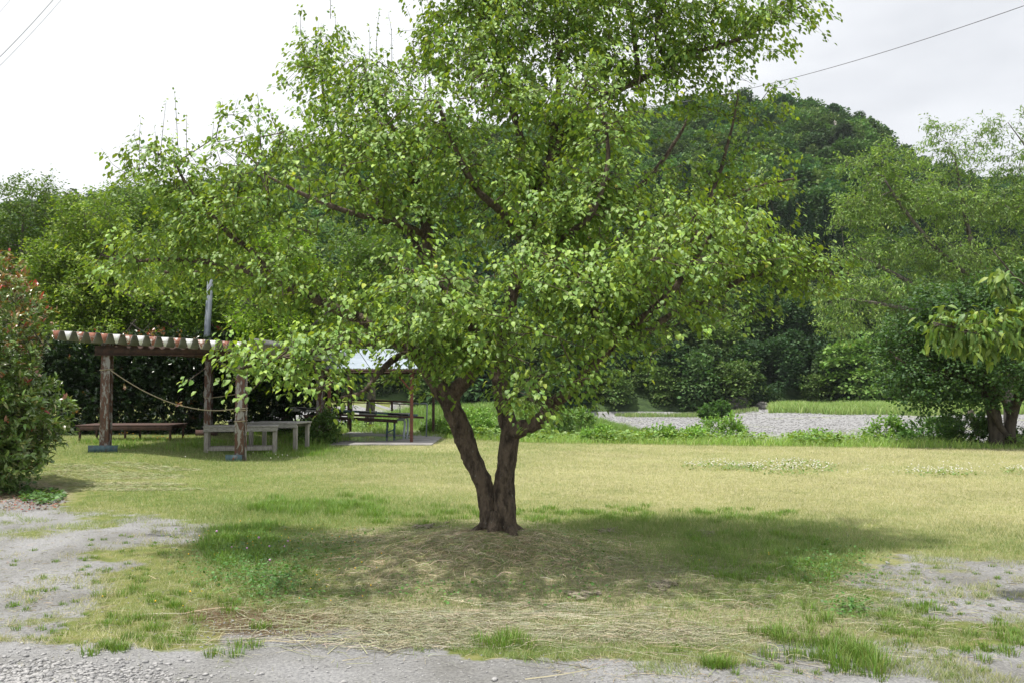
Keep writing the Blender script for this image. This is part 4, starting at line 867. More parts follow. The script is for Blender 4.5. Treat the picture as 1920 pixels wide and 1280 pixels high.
# ------------------------------------------------------------------ benches and the low platform
def bench(name, lab, c, L_, Wd, hgt, rz, nleg=2, stretch=True, mat=('wood', 'wood_leg'), cat='bench', legw=.09, planks=4, grp=None):
    z0 = float(H(c[0], c[1])); t = empty(name, (c[0], c[1], z0), lab, cat, grp, rz)
    pw = Wd/planks
    a = Acc()
    for i in range(planks): a.box((0, -Wd/2+pw*(i+.5), hgt-.02+random.uniform(-.002, .002)), (L_+random.uniform(-.02, .02), pw-.006, .036))
    a.build('top', M[mat[0]], t, bevel=.004)
    a = Acc(); 
    for sy in (-1, 1): a.box((0, sy*(Wd/2-.035), hgt-.09), (L_-.04, .04, .095))
    a.build('apron', M[mat[0]], t, bevel=.003)
    xs = np.linspace(-L_/2+.08, L_/2-.08, nleg)
    for x in xs:
        for sy in (-1, 1): Acc().box((x, sy*(Wd/2-.10), (hgt-.045)/2-.03), (legw, legw, hgt-.05)).build('leg', M[mat[1]], t, bevel=.004)
    if stretch:
        for sy in (-1, 1): Acc().box((0, sy*(Wd/2-.10), .14), (L_-.25, .045, .09)).build('stretcher', M[mat[1]], t, bevel=.003)
    return t
bench('wooden_bench', 'long weathered grey wooden bench behind the right front post of the shelter', (-6.42, 21.6), 1.7, .70, .68, .22, grp='wooden benches under the shelter')
bench('wooden_bench', 'second weathered wooden bench, set further back beside the grass tuft', (-5.86, 22.95), 1.3, 1.05, .73, -.12, stretch=False, grp='wooden benches under the shelter')
bench('low_platform', 'low rusty iron slatted platform in the shade behind the left shelter post', (-10.25, 24.6), 2.5, 1.3, .42, .05, nleg=3, stretch=False, mat=('dark_iron', 'dark_iron'), cat='platform', legw=.05, planks=9)

# ------------------------------------------------------------------ wash-up shelter with the pale roof
ws = empty('wash_shelter', (-4.3, 28.2, 0), 'open shelter with pale blue hipped roof and red iron posts by the wash stand', 'shelter'); wo = np.array(ws.location)
posts = [((-5.25, 26.1), 'red_iron'), ((-2.86, 25.9), 'red_iron'), ((-2.62, 30.3), 'dark_iron'), ((-5.75, 32.0), 'dark_iron')]
for (x, y), mt in posts:
    z0 = float(H(x, y))-.3; Acc().box((x, y, (z0+2.1)/2), (.085, .085, 2.1-z0)).build('post', M[mt], ws, local=wo, bevel=.003)
ez = 2.12; rz_ = 2.78
c = [(-6.6, 25.55, ez), (-2.66, 25.55, ez), (-2.45, 31.0, ez+.02), (-6.9, 31.2, ez+.02)]; r1 = (-5.9, 28.3, rz_); r2 = (-3.75, 28.3, rz_)
def corr(a, b, c_, d_, n, amp=.012):
    """corrugated quad sheet from eave a-b to ridge d-c"""
    a, b, c_, d_ = map(np.array, (a, b, c_, d_)); V = []
    for i in range(n+1):
        f = i/n; up = np.array([0, 0, amp*(1 if i % 2 else -1)]); V.append(a+(b-a)*f+up); V.append(d_+(c_-d_)*f+up)
    V = np.array(V); V2 = V-np.array([0, 0, .006]); m = len(V); i = np.arange(n)*2; Q = np.stack([i, i+2, i+3, i+1], -1)
    return np.vstack([V, V2]), np.vstack([Q, Q[:, ::-1]+m])
a = Acc()
for s_ in ((c[0], c[1], r2, r1, 90), (c[1], c[2], r2, r2, 90), (c[2], c[3], r1, r2, 90), (c[3], c[0], r1, r1, 90)):
    V, Q = corr(*s_); a.add(V, Q)
a.build('roof', M['blue_roof'], ws, local=wo)
a = Acc(); a.beam(np.array(c[0])-[0, 0, .05], np.array(c[1])-[0, 0, .05], .04, .07); a.build('eave_beam', M['dark_iron'], ws, local=wo)
a = Acc(); a.beam(np.array(c[1])-[0, 0, .06], np.array(c[2])-[0, 0, .06], .04, .07); a.build('eave_beam', M['dark_iron'], ws, local=wo)
a = Acc(); a.beam(np.array(c[3])-[0, 0, .06], np.array(c[2])-[0, 0, .06], .04, .07); a.build('eave_beam', M['dark_iron'], ws, local=wo)
a = Acc(); a.beam((-3.30, 25.9, 1.99), (-2.90, 25.9, 1.52), .045, .045); a.build('brace', M['red_iron'], ws, local=wo)
a = Acc(); a.beam((-2.86, 26.5, 2.0), (-2.86, 25.98, 1.6), .045, .045); a.build('brace', M['red_iron'], ws, local=wo)
# concrete floor, its wet patch and the wash stand
sl_ = Acc().box((-3.95, 29.0, -.04), (3.5, 8.0, .16)).build('concrete_floor', M['concrete'], bevel=.02); tag(sl_, kind='structure')
t_ = np.linspace(0, 2*math.pi, 48, endpoint=False); rr_ = 1+.12*np.sin(t_*3)+.08*np.sin(t_*7+1)
pd = mesh_np('puddle', np.vstack([np.stack([-4.15+1.05*rr_*np.cos(t_), 27.6+1.4*rr_*np.sin(t_), np.full(48, .045)], -1), [[-4.15, 27.6, .045]]]), np.stack([np.arange(48), (np.arange(48)+1) % 48, np.full(48, 48)], -1), M['puddle']); tag(pd, kind='structure')
wt = empty('wash_stand', (-4.4, 28.4, .04), 'long iron wash stand with grey sinks and pipe legs under the pale roof', 'wash stand'); wl = np.array(wt.location)
YW = 28.3
def wb(name, p0, p1, w, h, mt, Y=YW, dY=0):
    A_ = np.array(P(*p0, Y)); B_ = np.array(P(*p1, Y+dY)); return Acc().beam(A_, B_, w, h).build(name, M[mt], wt, local=wl)
wb('counter', (560, 764), (782, 778), .55, .05, 'teal_iron'); wb('counter_edge', (610, 776), (795, 782), .05, .06, 'dark_iron', YW-.32)
wb('lower_rail', (570, 779), (745, 789), .10, .09, 'dark_iron', YW-.1); wb('back_rail', (600, 747), (772, 753), .05, .06, 'dark_iron', YW+.3); wb('back_rail', (600, 752), (762, 757), .04, .03, 'dark_iron', YW+.28)
for p0, p1, mt in (((727, 785), (725, 822), 'teal_iron'), ((740, 788), (739, 824), 'teal_iron'), ((621, 785), (620, 810), 'dark_iron'), ((735, 752), (735, 770), 'dark_iron'), ((660, 705), (657, 808), 'dark_iron')):
    wb('leg' if mt != 'dark_iron' else 'support', p0, p1, .06, .06, mt)
wb('brace', (724, 811), (740, 804), .04, .04, 'teal_iron')
for px in (562, 585, 690, 748):
    t0 = Acc(); A_ = np.array(P(px, 768+(px-560)*.06, YW-.05))
    w, d, h = (.60 if px > 700 else .46), .42, .12
    t0.box(A_+[0, 0, -.02], (w, d, .02)); t0.box(A_+[0, -d/2, .04], (w+.03, .03, h)); t0.box(A_+[0, d/2, .04], (w+.03, .03, h)); t0.box(A_+[-w/2, 0, .04], (.03, d-.03, h)); t0.box(A_+[w/2, 0, .04], (.03, d-.03, h))
    sk_ = t0.build('sink', M['sink'], wt, local=wl, bevel=.006)
    fa = Acc(); f0 = A_+[0, .24, .05]; q, r_ = catmull([f0, f0+[0, 0, .26], f0+[0, -.06, .32], f0+[0, -.14, .27]], [.012]*4, .05); fa.tube(q, r_, 8); fa.build('tap', M['steel'], sk_, smooth=True, local=wl)
a = Acc(); q, r_ = catmull([P(745, 786, YW), P(756, 786, YW), P(759, 792, YW), P(757, 815, YW), P(757, 823, YW)], [.035]*5, .06); a.tube(q, r_, 10); a.build('drain_pipe', M['pipe'], wt, smooth=True, local=wl)
a = Acc(); q, r_ = catmull([P(748, 783, YW+.2), P(762, 783, YW+.2), P(765, 790, YW+.2), P(764, 812, YW+.2), P(762, 819, YW+.2)], [.03]*5, .06); a.tube(q, r_, 10); a.build('drain_pipe', M['pipe'], wt, smooth=True, local=wl)
a = Acc(); q, r_ = [P(772, 755, YW+.3), P(800, 756, YW+.3), P(801, 757, YW+.3), P(799, 820, YW+.3)], [.022]*4; a.tube(np.array(q), r_, 8); a.build('pipe_frame', M['steel'], wt, local=wl)

# ------------------------------------------------------------------ overhead wires
def wire(p0, p1, sag, lab, r, mat='wire', grp=None):
    p0, p1 = np.array(p0), np.array(p1); t = np.linspace(0, 1, 40)[:, None]; q = p0+(p1-p0)*t; q[:, 2] -= (sag*4*t*(1-t))[:, 0]
    tag(Acc().tube(q, [r]*40, 6).build('overhead_wire', M[mat], smooth=True), lab, 'wire', grp)
wire(P(2300, -130, 26), P(1180, 205, 60), .9, 'single thin wire crossing the sky towards the wooded hill at the right', .014)
wire(P(125, -30, 22), P(-260, 330, 16), .25, 'upper twisted cable across the top left corner of the sky', .013, 'wire_pale', 'cables at the top left')
wire(P(140, -30, 22), P(-240, 330, 16), .25, 'lower thin cable across the top left corner of the sky', .008, 'wire_pale', 'cables at the top left')
wire(P(50, -40, 30), P(-100, 115, 24), .2, 'faint short wire in the extreme top left corner', .009, 'wire_pale', 'cables at the top left')

# ------------------------------------------------------------------ grass, straw and small plants
rng = np.random.default_rng(99)
def ground_pts(n, y0, y1, xm=0.60, pw=1.0, cx=0.0):
    """points on the field, density falling with distance"""
    u = rng.random(n); y = y0*(y1/y0)**(u**pw); x = rng.uniform(-1, 1, n)*(xm*y+.5); return x, y
def blades(x, y, h, wd, lean, col, name, mat, segs=1, parent=None, az=None, z=None):
    n = len(x); z = H(x, y) if z is None else z
    a = rng.random(n)*2*math.pi if az is None else az; dx = np.cos(a); dy = np.sin(a); b = rng.random(n)*6.28 if az is None else a+math.pi/2
    sx = np.cos(b)*wd/2; sy = np.sin(b)*wd/2
    base = np.stack([x, y, z-.004], -1); side = np.stack([sx, sy, 0*sx], -1); ld = np.stack([dx*lean*h, dy*lean*h, h], -1)
    if segs == 1:
        V = np.stack([base-side, base+side, base+ld], 1); Fc = (np.arange(n*3).reshape(n, 3)); k = 3
    else:
        mid = base+ld*np.array([.35, .35, .62]); V = np.stack([base-side, base+side, mid+side*.75, mid-side*.75, base+ld*np.array([1, 1, .95])], 1); k = 5
        i = np.arange(n)[:, None]*5; Fc = np.vstack([i+np.array([[0, 1, 2]]), i+np.array([[0, 2, 3]]), i+np.array([[3, 2, 4]])])
    return mesh_np(name, V.reshape(-1, 3), Fc, mat, parent, col=np.repeat(col, k, 0))
# lawn
x, y = ground_pts(760000, 4.4, 31, pw=1.0)
g, d, s, mo = zones(x, y)
eY_ = edgeY(x)
cl_ = vn(x, y, .20, 71, 3)*.65+vn(x, y, .75, 72, 2)*.35; dens = 1-.25*np.clip(g, 0, 1)
low_ = np.interp(toPix(x, y)[0], [0, 200, 330, 420, 640, 760, 900, 1100, 1300, 1420, 1600, 1920], [1215, 1218, 1218, 1190, 1185, 1212, 1240, 1255, 1275, 1290, 1300, 1300])
dens = np.where(g > .12, sm((cl_-(.24+.34*g))/.10)*(1-.35*g), dens); road = toPix(x, y)[1] > low_+34*(vn(x, y, .22, 93, 3)-.5)+24*(vn(x, y, .9, 94, 2)-.5); dens = np.where(road, dens*.04, dens)
dens *= 1-.42*np.clip(s, 0, 1); dens *= 1-.8*np.clip(mo, 0, 1)
lit = ell(*toPix(x, y), 60, 925, 90, 26) > 0.2
dens = np.where(lit, .05, dens)
pxg, pyg = toPix(x, y)
dens = np.where((x > -5.7) & (x < -2.2) & (y > 25), 0, dens)
dt = (x-TREE[0])**2+(y-TREE[1])**2
wornl = sm((470-pxg)/120)*sm((pyg-985)/40); dens *= 1-.45*wornl
keep = (rng.random(len(x)) < dens) & (y < eY_+.5) & (dt > .05)
x, y, g, d, s, px_, py_ = x[keep], y[keep], g[keep], d[keep], s[keep], pxg[keep], pyg[keep]
n = len(x); hn = vn(x, y, .5, 73)
lush = np.clip(ell(px_, py_, 1420, 1040, 330, 40)+ell(px_, py_, 620, 955, 280, 26)+ell(px_, py_, 480, 1030, 170, 60)+ell(px_, py_, 1300, 985, 320, 22)+ell(px_, py_, 500, 850, 200, 14), 0, 1)
h = (.018+.030*rng.random(n))*(.7+.7*hn)*(1+.9*lush)*(1+.2*(y > 18)); h = np.where(g > .3, h*1.15, h)
gb = np.array([[.165, .24, .085], [.205, .28, .10], [.24, .305, .12]])[rng.integers(0, 3, n)]
db = np.array([[.42, .385, .26], [.54, .48, .355], [.34, .34, .21]])[rng.integers(0, 3, n)]
mixf = np.clip(d*1.0-.12+1.25*(vn(x, y, 2.6, 78)-.5)+.8*(vn(x, y, .7, 79)-.5)+rng.normal(0, .18, n)+.34*(g > .12)+.40*sm((450-px_)/120)*sm((py_-975)/40)+.12-.35*lush, 0, 1)
mixf = np.where(rng.random(n) < .13, np.clip(mixf+.6, 0, 1), mixf)[:, None]
c = (gb*(1-mixf)+db*mixf)*(.72+.42*vn(x, y, 1.3, 75)+.28*vn(x, y, .35, 76))[:, None]*(1-.05*lush)[:, None]
o = blades(x, y, h, (.0028+.00022*y)*(.7+.6*rng.random(n)), rng.uniform(.2, 1.1, n), c, 'lawn_grass', M['blade']); tag(o, 'short mown green and tan grass of the field', 'grass', kind='stuff')
# longer tufts
def tufts(name, lab, spots, per, hh, rad, cols, wd=.006, lean=(.1, .8), segs=2, mat='blade', cat='grass'):
    X = []; Y_ = []; Hh = []; A_ = []
    for (px, py, r, h_) in spots:
        p = np.array(P(px, py, 10.)); t = (CAMZ)/(CAMZ-p[2]); bx, by = p[0]*t, 10*t
        m_ = int(per*r); a = rng.random(m_)*6.28; q = rng.random(m_)**.6*r*rad; X.append(bx+np.cos(a)*q); Y_.append(by+np.sin(a)*q*1.0); Hh.append(np.full(m_, h_)*(.5+.6*rng.random(m_))); A_.append(a+rng.normal(0, .5, m_))
    x, y, h, a = map(np.concatenate, (X, Y_, Hh, A_)); n = len(x)
    c = pal(rng, n, cols, None, .15)
    o = blades(x, y, h, wd*(.7+.6*rng.random(n)), rng.uniform(*lean, n), c, name, M[mat], segs, az=a); 
    if lab: tag(o, lab, cat, kind='stuff')
    return o
G2 = [(.14, .25, .045), (.18, .29, .06), (.22, .28, .08)]
sp = [(1500+rng.normal(0, 60), 1205+rng.normal(0, 22), .8, .09) for _ in range(26)]+[(1610+rng.normal(0, 25), 1240+rng.normal(0, 12), 1, .13) for _ in range(9)]
sp += [(1740+rng.normal(0, 60), 1165+rng.normal(0, 25), .7, .06) for _ in range(22)]+[(1860+rng.normal(0, 45), 1210+rng.normal(0, 16), .7, .06) for _ in range(12)]+[(930+rng.normal(0, 40), 1212+rng.normal(0, 8), .9, .08) for _ in range(10)]
sp += [(1340+rng.normal(0, 30), 1250, .8, .07) for _ in range(6)]+[(330+rng.normal(0, 80), 1150+rng.normal(0, 45), .8, .06) for _ in range(40)]+[(rng.uniform(20, 380), rng.uniform(1000, 1210), .45, .035) for _ in range(90)]
sp += [(rng.uniform(1250, 1900), rng.uniform(1190, 1275), .4, .035) for _ in range(60)]+[(rng.uniform(1600, 1910), rng.uniform(1060, 1190), .4, .03) for _ in range(60)]+[(rng.uniform(180, 360), rng.uniform(1195, 1220), .7, .05) for _ in range(14)]
tufts('grass_tufts', 'loose green grass tufts growing through the gravel', sp, 85, 1, .085, G2, .0045)
sp = [(rng.uniform(480, 720), 952+rng.normal(0, 8), 1.0, .11) for _ in range(60)]+[(rng.uniform(390, 520), rng.uniform(985, 1060), 1.0, .11) for _ in range(60)]+[(rng.uniform(700, 1500), 966+rng.normal(0, 8), .8, .07) for _ in range(90)]
sp += [(rng.uniform(1290, 1560), rng.uniform(1000, 1090), .8, .07) for _ in range(80)]
tufts('long_grass', 'longer bright green grass around the edge of the tree shade', sp, 90, 1, .14, [(.14, .24, .055), (.17, .28, .065), (.22, .31, .08)], .006)
sp = [(rng.uniform(470, 640), rng.uniform(812, 838), 1.4, .32) for _ in range(24)]+[(rng.uniform(150, 640), rng.uniform(836, 856), 1.3, .14) for _ in range(60)]+[(rng.uniform(560, 620), 820+rng.normal(0, 4), 1.6, .45) for _ in range(12)]
tufts('shelter_grass', 'taller grass growing round the shelter posts and benches', sp, 80, 1, .3, G2, .010)
def cfl(spec):
    X = []; Y_ = []
    for (px, py, rx, ry, m_) in spec:
        a = rng.random(m_)*6.28; r = rng.random(m_)**.6; px_ = px+np.cos(a)*rx*r; py_ = py+np.sin(a)*ry*r; y = CAMZ/((py_-725)/F); X.append((px_-960)/F*y); Y_.append(y)
    return np.concatenate(X), np.concatenate(Y_)
# mown straw
def strands(n, fx, name, lab, L0, L1, wd, cols, azmu, azsd, lift=.02, bend=.25, segs=4, gap=0):
    x, y = fx(n)
    if gap: kp = (vn(x, y*2.2, .42, 91, 3)+.35*rng.random(len(x))) > gap; x, y = x[kp], y[kp]
    n = len(x); az = azmu+rng.normal(0, azsd, n); Ls = rng.uniform(L0, L1, n); cv = rng.normal(0, bend, n)
    t = np.linspace(-.5, .5, segs+1); ang = az[:, None]+cv[:, None]*t[None]*2
    dx = np.cumsum(np.cos(ang), 1)*Ls[:, None]/segs; dy = np.cumsum(np.sin(ang), 1)*Ls[:, None]/segs
    X = x[:, None]+dx-dx.mean(1, keepdims=True); Y_ = y[:, None]+dy-dy.mean(1, keepdims=True); arch = np.cos(t*math.pi)[None]*lift*rng.random(n)[:, None]+rng.uniform(.004, lift, n)[:, None]
    Z = H(X, Y_)+arch; nx_ = -np.sin(ang)*wd/2; ny_ = np.cos(ang)*wd/2; tp = np.linspace(1, .35, segs+1)[None]
    tw = rng.normal(0, .5, n)[:, None]*wd/2
    A1 = np.stack([X+nx_*tp, Y_+ny_*tp, Z+tw], -1); A2 = np.stack([X-nx_*tp, Y_-ny_*tp, Z-tw], -1); V = np.stack([A1, A2], 2).reshape(n, -1, 3); k = (segs+1)*2
    f = np.array([[2*i, 2*i+1, 2*i+3, 2*i+2] for i in range(segs)]); Fc = (f[None]+(np.arange(n)*k)[:, None, None]).reshape(-1, 4)
    c = pal(rng, n, cols, None, .16); o = mesh_np(name, V.reshape(-1, 3), Fc, M['straw'], col=np.repeat(c, k, 0)); tag(o, lab, 'straw', kind='stuff'); return o
def pixpts(boxes):
    def fx(n):
        X = []; Y_ = []; w = np.array([b[4] for b in boxes]); w = w/w.sum()
        for b, q in zip(boxes, w):
            m_ = int(n*q); px = rng.normal(b[0], b[2], m_); py = rng.normal(b[1], b[3], m_); py = np.maximum(py, 950)
            dep = (py-725)/F; y = CAMZ/dep; y = CAMZ*(1-.0025*(py-900)/100)/dep; X.append((px-960)/F*y); Y_.append(y)
        return np.concatenate(X), np.concatenate(Y_)
    return fx
ST = [(.38, .35, .23), (.46, .42, .29), (.30, .29, .19), (.22, .24, .13)]
def moundpts(n):
    a = rng.random(n)*6.28; r = np.abs(rng.normal(0, .75, n)); return TREE[0]+np.cos(a)*r*1.35, TREE[1]-.25+np.sin(a)*r
strands(11000, moundpts, 'mound_clippings', 'mown grass clippings heaped round the foot of the tree', .05, .22, .0035, [(.48, .40, .27), (.58, .50, .36), (.36, .30, .19), (.22, .30, .10)], 0, 1.6, .018, .35)
strands(6500, pixpts([(1050, 1146, 150, 5, 1), (1330, 1168, 130, 8, 1.6), (1180, 1188, 120, 9, .7), (960, 1160, 150, 14, .5), (800, 1172, 60, 16, 1.0), (1430, 1172, 60, 9, .5), (1000, 1128, 90, 4, .4), (820, 1192, 60, 9, .4)]), 'long_straw', 'long pale straw stalks lying across the ground in front of the tree', .10, .42, .0026, [(.50, .47, .34), (.62, .58, .45), (.38, .37, .26)], -.12, .42, .014, .10, 5, .70)
strands(19000, pixpts([(1000, 1165, 330, 26, 1.2), (1200, 1180, 150, 12, .8), (790, 1174, 70, 16, 1.4), (1150, 1090, 220, 30, 1), (650, 1010, 110, 12, .6), (1250, 1055, 90, 14, .6), (640, 1120, 100, 30, .6), (880, 1010, 120, 8, .3), (1500, 1120, 120, 30, .7)]), 'short_straw', 'short dry straw scattered over the shaded ground', .04, .20, .0030, ST, 0, .9, .02, .5, gap=.60)
strands(1100, lambda n: cfl([(220, 893, 140, 6, 1500), (230, 907, 130, 4, 1300), (290, 880, 90, 4, 700), (260, 916, 130, 3, 700), (150, 885, 60, 3, 400)]), 'raked_straw', 'thin rows of dry cut grass by the red-leaved shrub', .06, .2, .005, [(.30, .30, .17), (.36, .35, .21), (.22, .27, .11)], 0, .8, .02, .3)
strands(260, pixpts([(620, 1195, 130, 8, 1), (1400, 1210, 200, 20, 1), (500, 1160, 90, 15, 1)]), 'stray_stalks', 'single dry stalks lying on the gravel', .15, .5, .005, ST, -.05, .7, .01, .2)
strands(5200, lambda n: cfl([(150, 1080, 330, 130, 2600), (1760, 1130, 260, 110, 2600), (1350, 1240, 330, 35, 900)]), 'dry_litter', 'dry grass bits and litter strewn over the worn gravel', .02, .09, .0032, [(.34, .30, .2), (.42, .38, .27), (.22, .19, .13), (.25, .28, .13)], 0, 2, .008, .5)
# gravel and stones
def stones(n, boxes, name, lab, r0, r1, cols=None):
    x, y = pixpts(boxes)(n); z = H(x, y); r = rng.uniform(r0, r1, len(x))*(.6+.8*rng.random(len(x))**2)
    o = add_blobs(name, np.stack([x, y, z+r*.2], -1), r, M['stone'], None, rng, 1, .55, .13, stretch=.5); tag(o, lab, 'stones', kind='stuff')
stones(4200, [(90, 1262, 130, 22, 3), (190, 1290, 150, 20, 1.5)], 'gravel', 'loose grey gravel chips at the bottom left corner', .006, .016)
stones(2600, [(700, 1240, 330, 25, 1), (1300, 1265, 300, 18, .6), (150, 1100, 200, 80, 1), (1800, 1120, 150, 50, .6), (520, 1180, 110, 14, 1.5)], 'scattered_stones', 'small scattered stones on the worn gravel', .003, .009)
x, y = pixpts([(560, 1275, 8, 3, 1), (628, 1272, 4, 2, 1), (745, 1275, 6, 2, 1), (1660, 1050, 3, 2, 1), (648, 1270, 5, 2, 1), (930, 1262, 5, 2, 1)])(12); add = add_blobs('pebbles', np.stack([x, y, H(x, y)+.006], -1), rng.uniform(.010, .02, len(x)), M['stone'], None, rng, 2, .6, .1, stretch=.4); tag(add, 'few darker pebbles near the bottom edge of the gravel', 'stones', kind='stuff')
for i, (px, py, lab) in enumerate([(1140, 993, 'small heap of broken bark lying on the grass right of the trunk'), (1312, 997, 'long heap of pale bark chips on the shaded grass at the right'), (1085, 1108, 'dark clod at the right foot of the straw mound'), (1240, 1092, 'small brown clod in the shade right of the mound'), (800, 985, 'brown bark crumb pile left of the trunk')]):
    x, y = pixpts([(px, py, 12, 3, 1)])(60); z = H(x, y); cx, cy = x.mean(), y.mean(); cz = float(H(cx, cy))
    V0, F0 = ico(1); n = len(x); r = rng.uniform(.008, .022, n); v = V0[None]*(1+.2*rng.normal(0, 1, (n, len(V0), 1))); a = rng.random(n)*3.14; st = np.stack([r*2.2, r*.9, r*.6], -1)
    v = v*st[:, None]; ca, sa = np.cos(a)[:, None], np.sin(a)[:, None]; v = np.stack([v[..., 0]*ca-v[..., 1]*sa, v[..., 0]*sa+v[..., 1]*ca, v[..., 2]], -1)+np.stack([x-cx, y-cy, z-cz+.012], -1)[:, None]
    o = mesh_np('bark_debris', v.reshape(-1, 3), (F0[None]+(np.arange(n)*len(V0))[:, None, None]).reshape(-1, 3), M['clod']); o.location = (cx, cy, cz); tag(o, lab, 'debris', 'bark debris around the tree')
# broad-leaved weeds and flowers near the tree
def leafy(n, boxes, name, lab, s0, s1, cols, h=.08, cat='weeds', pts=None, mat='leaf', tpl=QR, z=None):
    x, y = pixpts(boxes)(n) if pts is None else pts; n = len(x); zz = H(x, y)+rng.random(n)*h
    d = rng.normal(0, 1, (n, 3)); d[:, 2] = .25; up = rng.normal(0, .35, (n, 3)); up[:, 2] += 1
    V, Fc, k = scatter(tpl, np.stack([x, y, zz], -1), d, up, rng.uniform(s0, s1, n)); o = mesh_np(name, V, Fc, M[mat], col=np.repeat(pal(rng, n, cols, None, .15), k, 0)); tag(o, lab, cat, kind='stuff')
leafy(5200, [(460, 1050, 55, 30, 2), (520, 1090, 40, 18, 1), (600, 1035, 60, 18, .7), (1545, 1060, 50, 20, .8), (1590, 1135, 25, 8, .3), (1090, 1060, 30, 25, .25), (850, 1110, 150, 10, .3)], 'clover_leaves', 'clover and small broad leaves left of the straw mound', .014, .034, [(.08, .20, .04), (.11, .25, .05)], .08)
leafy(0, None, 'ground_leaves', 'low green leaves under the red shrub', .04, .09, [(.07, .15, .04), (.1, .2, .05)], .07, pts=cfl([(85, 930, 45, 13, 420), (30, 915, 50, 12, 200)]))
x, y = cfl([(40, 935, 95, 22, 700)]); leafy(0, None, 'fallen_leaves', 'reddish fallen leaves below the red shrub', .02, .045, [(.20, .11, .08), (.26, .17, .12), (.14, .10, .08), (.34, .10, .07)], .01, 'leaves', (x, y), 'straw')
def flowers(boxes, n, mat, name, lab, r, h, pts=None):
    x, y = pixpts(boxes)(n) if pts is None else pts; z = H(x, y)+h*(.6+.5*rng.random(len(x)))
    o = add_blobs(name, np.stack([x, y, z], -1), np.full(len(x), r)*(.7+.6*rng.random(len(x))), M[mat], None, rng, 1); tag(o, lab, 'flowers', kind='stuff')
flowers([(475, 1055, 34, 20, 1)], 8, 'flower_pink', 'pink_clover_flowers', 'pink clover flowers in the weeds left of the mound', .010, .12)
flowers([(460, 1015, 50, 15, 1), (640, 1090, 60, 30, .4), (600, 1010, 60, 15, .4), (300, 1085, 120, 30, .25), (1370, 1045, 60, 8, .1)], 90, 'flower_yellow', 'yellow_flowers', 'tiny yellow flowers dotted in the grass by the mound', .006, .05)
sc = [(1335, 872, 55, 7, 90), (1480, 876, 80, 12, 200), (1390, 876, 40, 4, 50), (1765, 886, 70, 5, 70), (1905, 882, 30, 4, 40), (1700, 880, 220, 14, 60), (430, 860, 120, 10, 12)]
flowers(None, 0, 'flower_white', 'white_clover_flowers', 'patches of white clover flowers on the far right of the lawn', .011, .10, cfl(sc))
sc2 = [(a, b+1, c_+8, d_+2, int(e*3.5)) for (a, b, c_, d_, e) in sc[:5]]
leafy(0, None, 'clover_patch', 'darker clover leaves under the white flower patches', .03, .06, [(.13, .22, .06), (.17, .24, .08)], .06, 'clover', cfl(sc2))
sc = [(300, 838, 60, 4, 25), (560, 815, 25, 8, 25), (240, 832, 15, 4, 10)]; flowers(None, 0, 'flower_yellow', 'shelter_flowers', 'few small pale flowers in the grass by the shelter', .012, .14, cfl(sc))

# ------------------------------------------------------------------ river bank vegetation
def band(n, x0, x1, off0, off1): 
    x = rng.uniform(x0, x1, n); y = edgeY(x)+off0+(off1-off0)*rng.random(n)**1.3; return x, y
BG = [(.22, .35, .09), (.28, .40, .10), (.34, .43, .16)]
x, y = band(62000, -9, 24, -.6, 9.5); k = vn(x, y, 1.4, 81); keep = (rng.random(len(x)) < .35+.9*k); x, y, k = x[keep], y[keep], k[keep]; n = len(x)
h = (.12+.62*k**1.5*rng.random(n))*(1-.45*np.exp(-((y-edgeY(x))/.5)**2))
o = blades(x, y, h, .014, rng.uniform(.2, 1.2, n), pal(rng, n, BG, None, .13)*(.85+.3*k)[:, None], 'bank_grass', M['blade'], 2); tag(o, 'tall fresh green grass along the far edge of the lawn', 'grass', kind='stuff')
x, y = band(30000, -9, 24, 0.0, 5.0); k = vn(x, y, .9, 83); keep = k > .58; x, y = x[keep], y[keep]
leafy(0, None, 'bank_weeds', 'broad-leaved weeds mixed in the grass at the lawn edge', .06, .13, [(.19, .33, .08), (.24, .38, .10)], .34, 'weeds', (x, y))
# grassy mound across the first hollow and reeds beyond the shingle
def patch(n, x0, x1, y0, y1, hh, wd, name, lab, cols, thr=.0, fn=None):
    x = rng.uniform(x0, x1, n); y = rng.uniform(y0, y1, n); k = vn(x, y, 3, 87); keep = (k > thr) if fn is None else fn(x, y, k); x, y, k = x[keep], y[keep], k[keep]; n = len(x)
    o = blades(x, y, hh*(.6+.6*rng.random(n))*(.7+.6*k), wd, rng.uniform(.15, .7, n), pal(rng, n, cols, None, .12)*(.8+.45*k)[:, None], name, M['blade'], 2); tag(o, lab, 'grass', kind='stuff')
patch(60000, -13, 8, 40, 60, .55, .035, 'mound_grass', 'long pale green grass on the low mound before the river', [(.20, .30, .09), (.25, .34, .12), (.16, .27, .07)], fn=lambda x, y, k: ((x+1.8)/9.0)**2+((y-49)/8.5)**2+(k-.5)*.8 < 1)
patch(80000, 12, 62, 72, 92, .75, .06, 'river_reeds', 'tall fresh grass growing beyond the shingle bar', [(.22, .32, .10), (.30, .37, .15)], fn=lambda x, y, k: (y > 94-.95*(x-14)-1.5) & (y > 76+6*k) & (960+F*x/y > 1440))
patch(9000, 3, 30, 86, 92, .4, .05, 'waterside_grass', 'sparse grass strip at the edge of the water', [(.20, .28, .10), (.26, .32, .14)], .56)
x = rng.uniform(2, 50, 9000); y = rng.uniform(40, 90, 9000); z = H(x, y)
o = add_blobs('river_stones', np.stack([x, y, z+.02], -1), rng.uniform(.04, .10, len(x)), M['stone'], None, rng, 1, .6, .12, stretch=.5); tag(o, 'grey rounded stones covering the shingle bar', 'stones', kind='stuff')
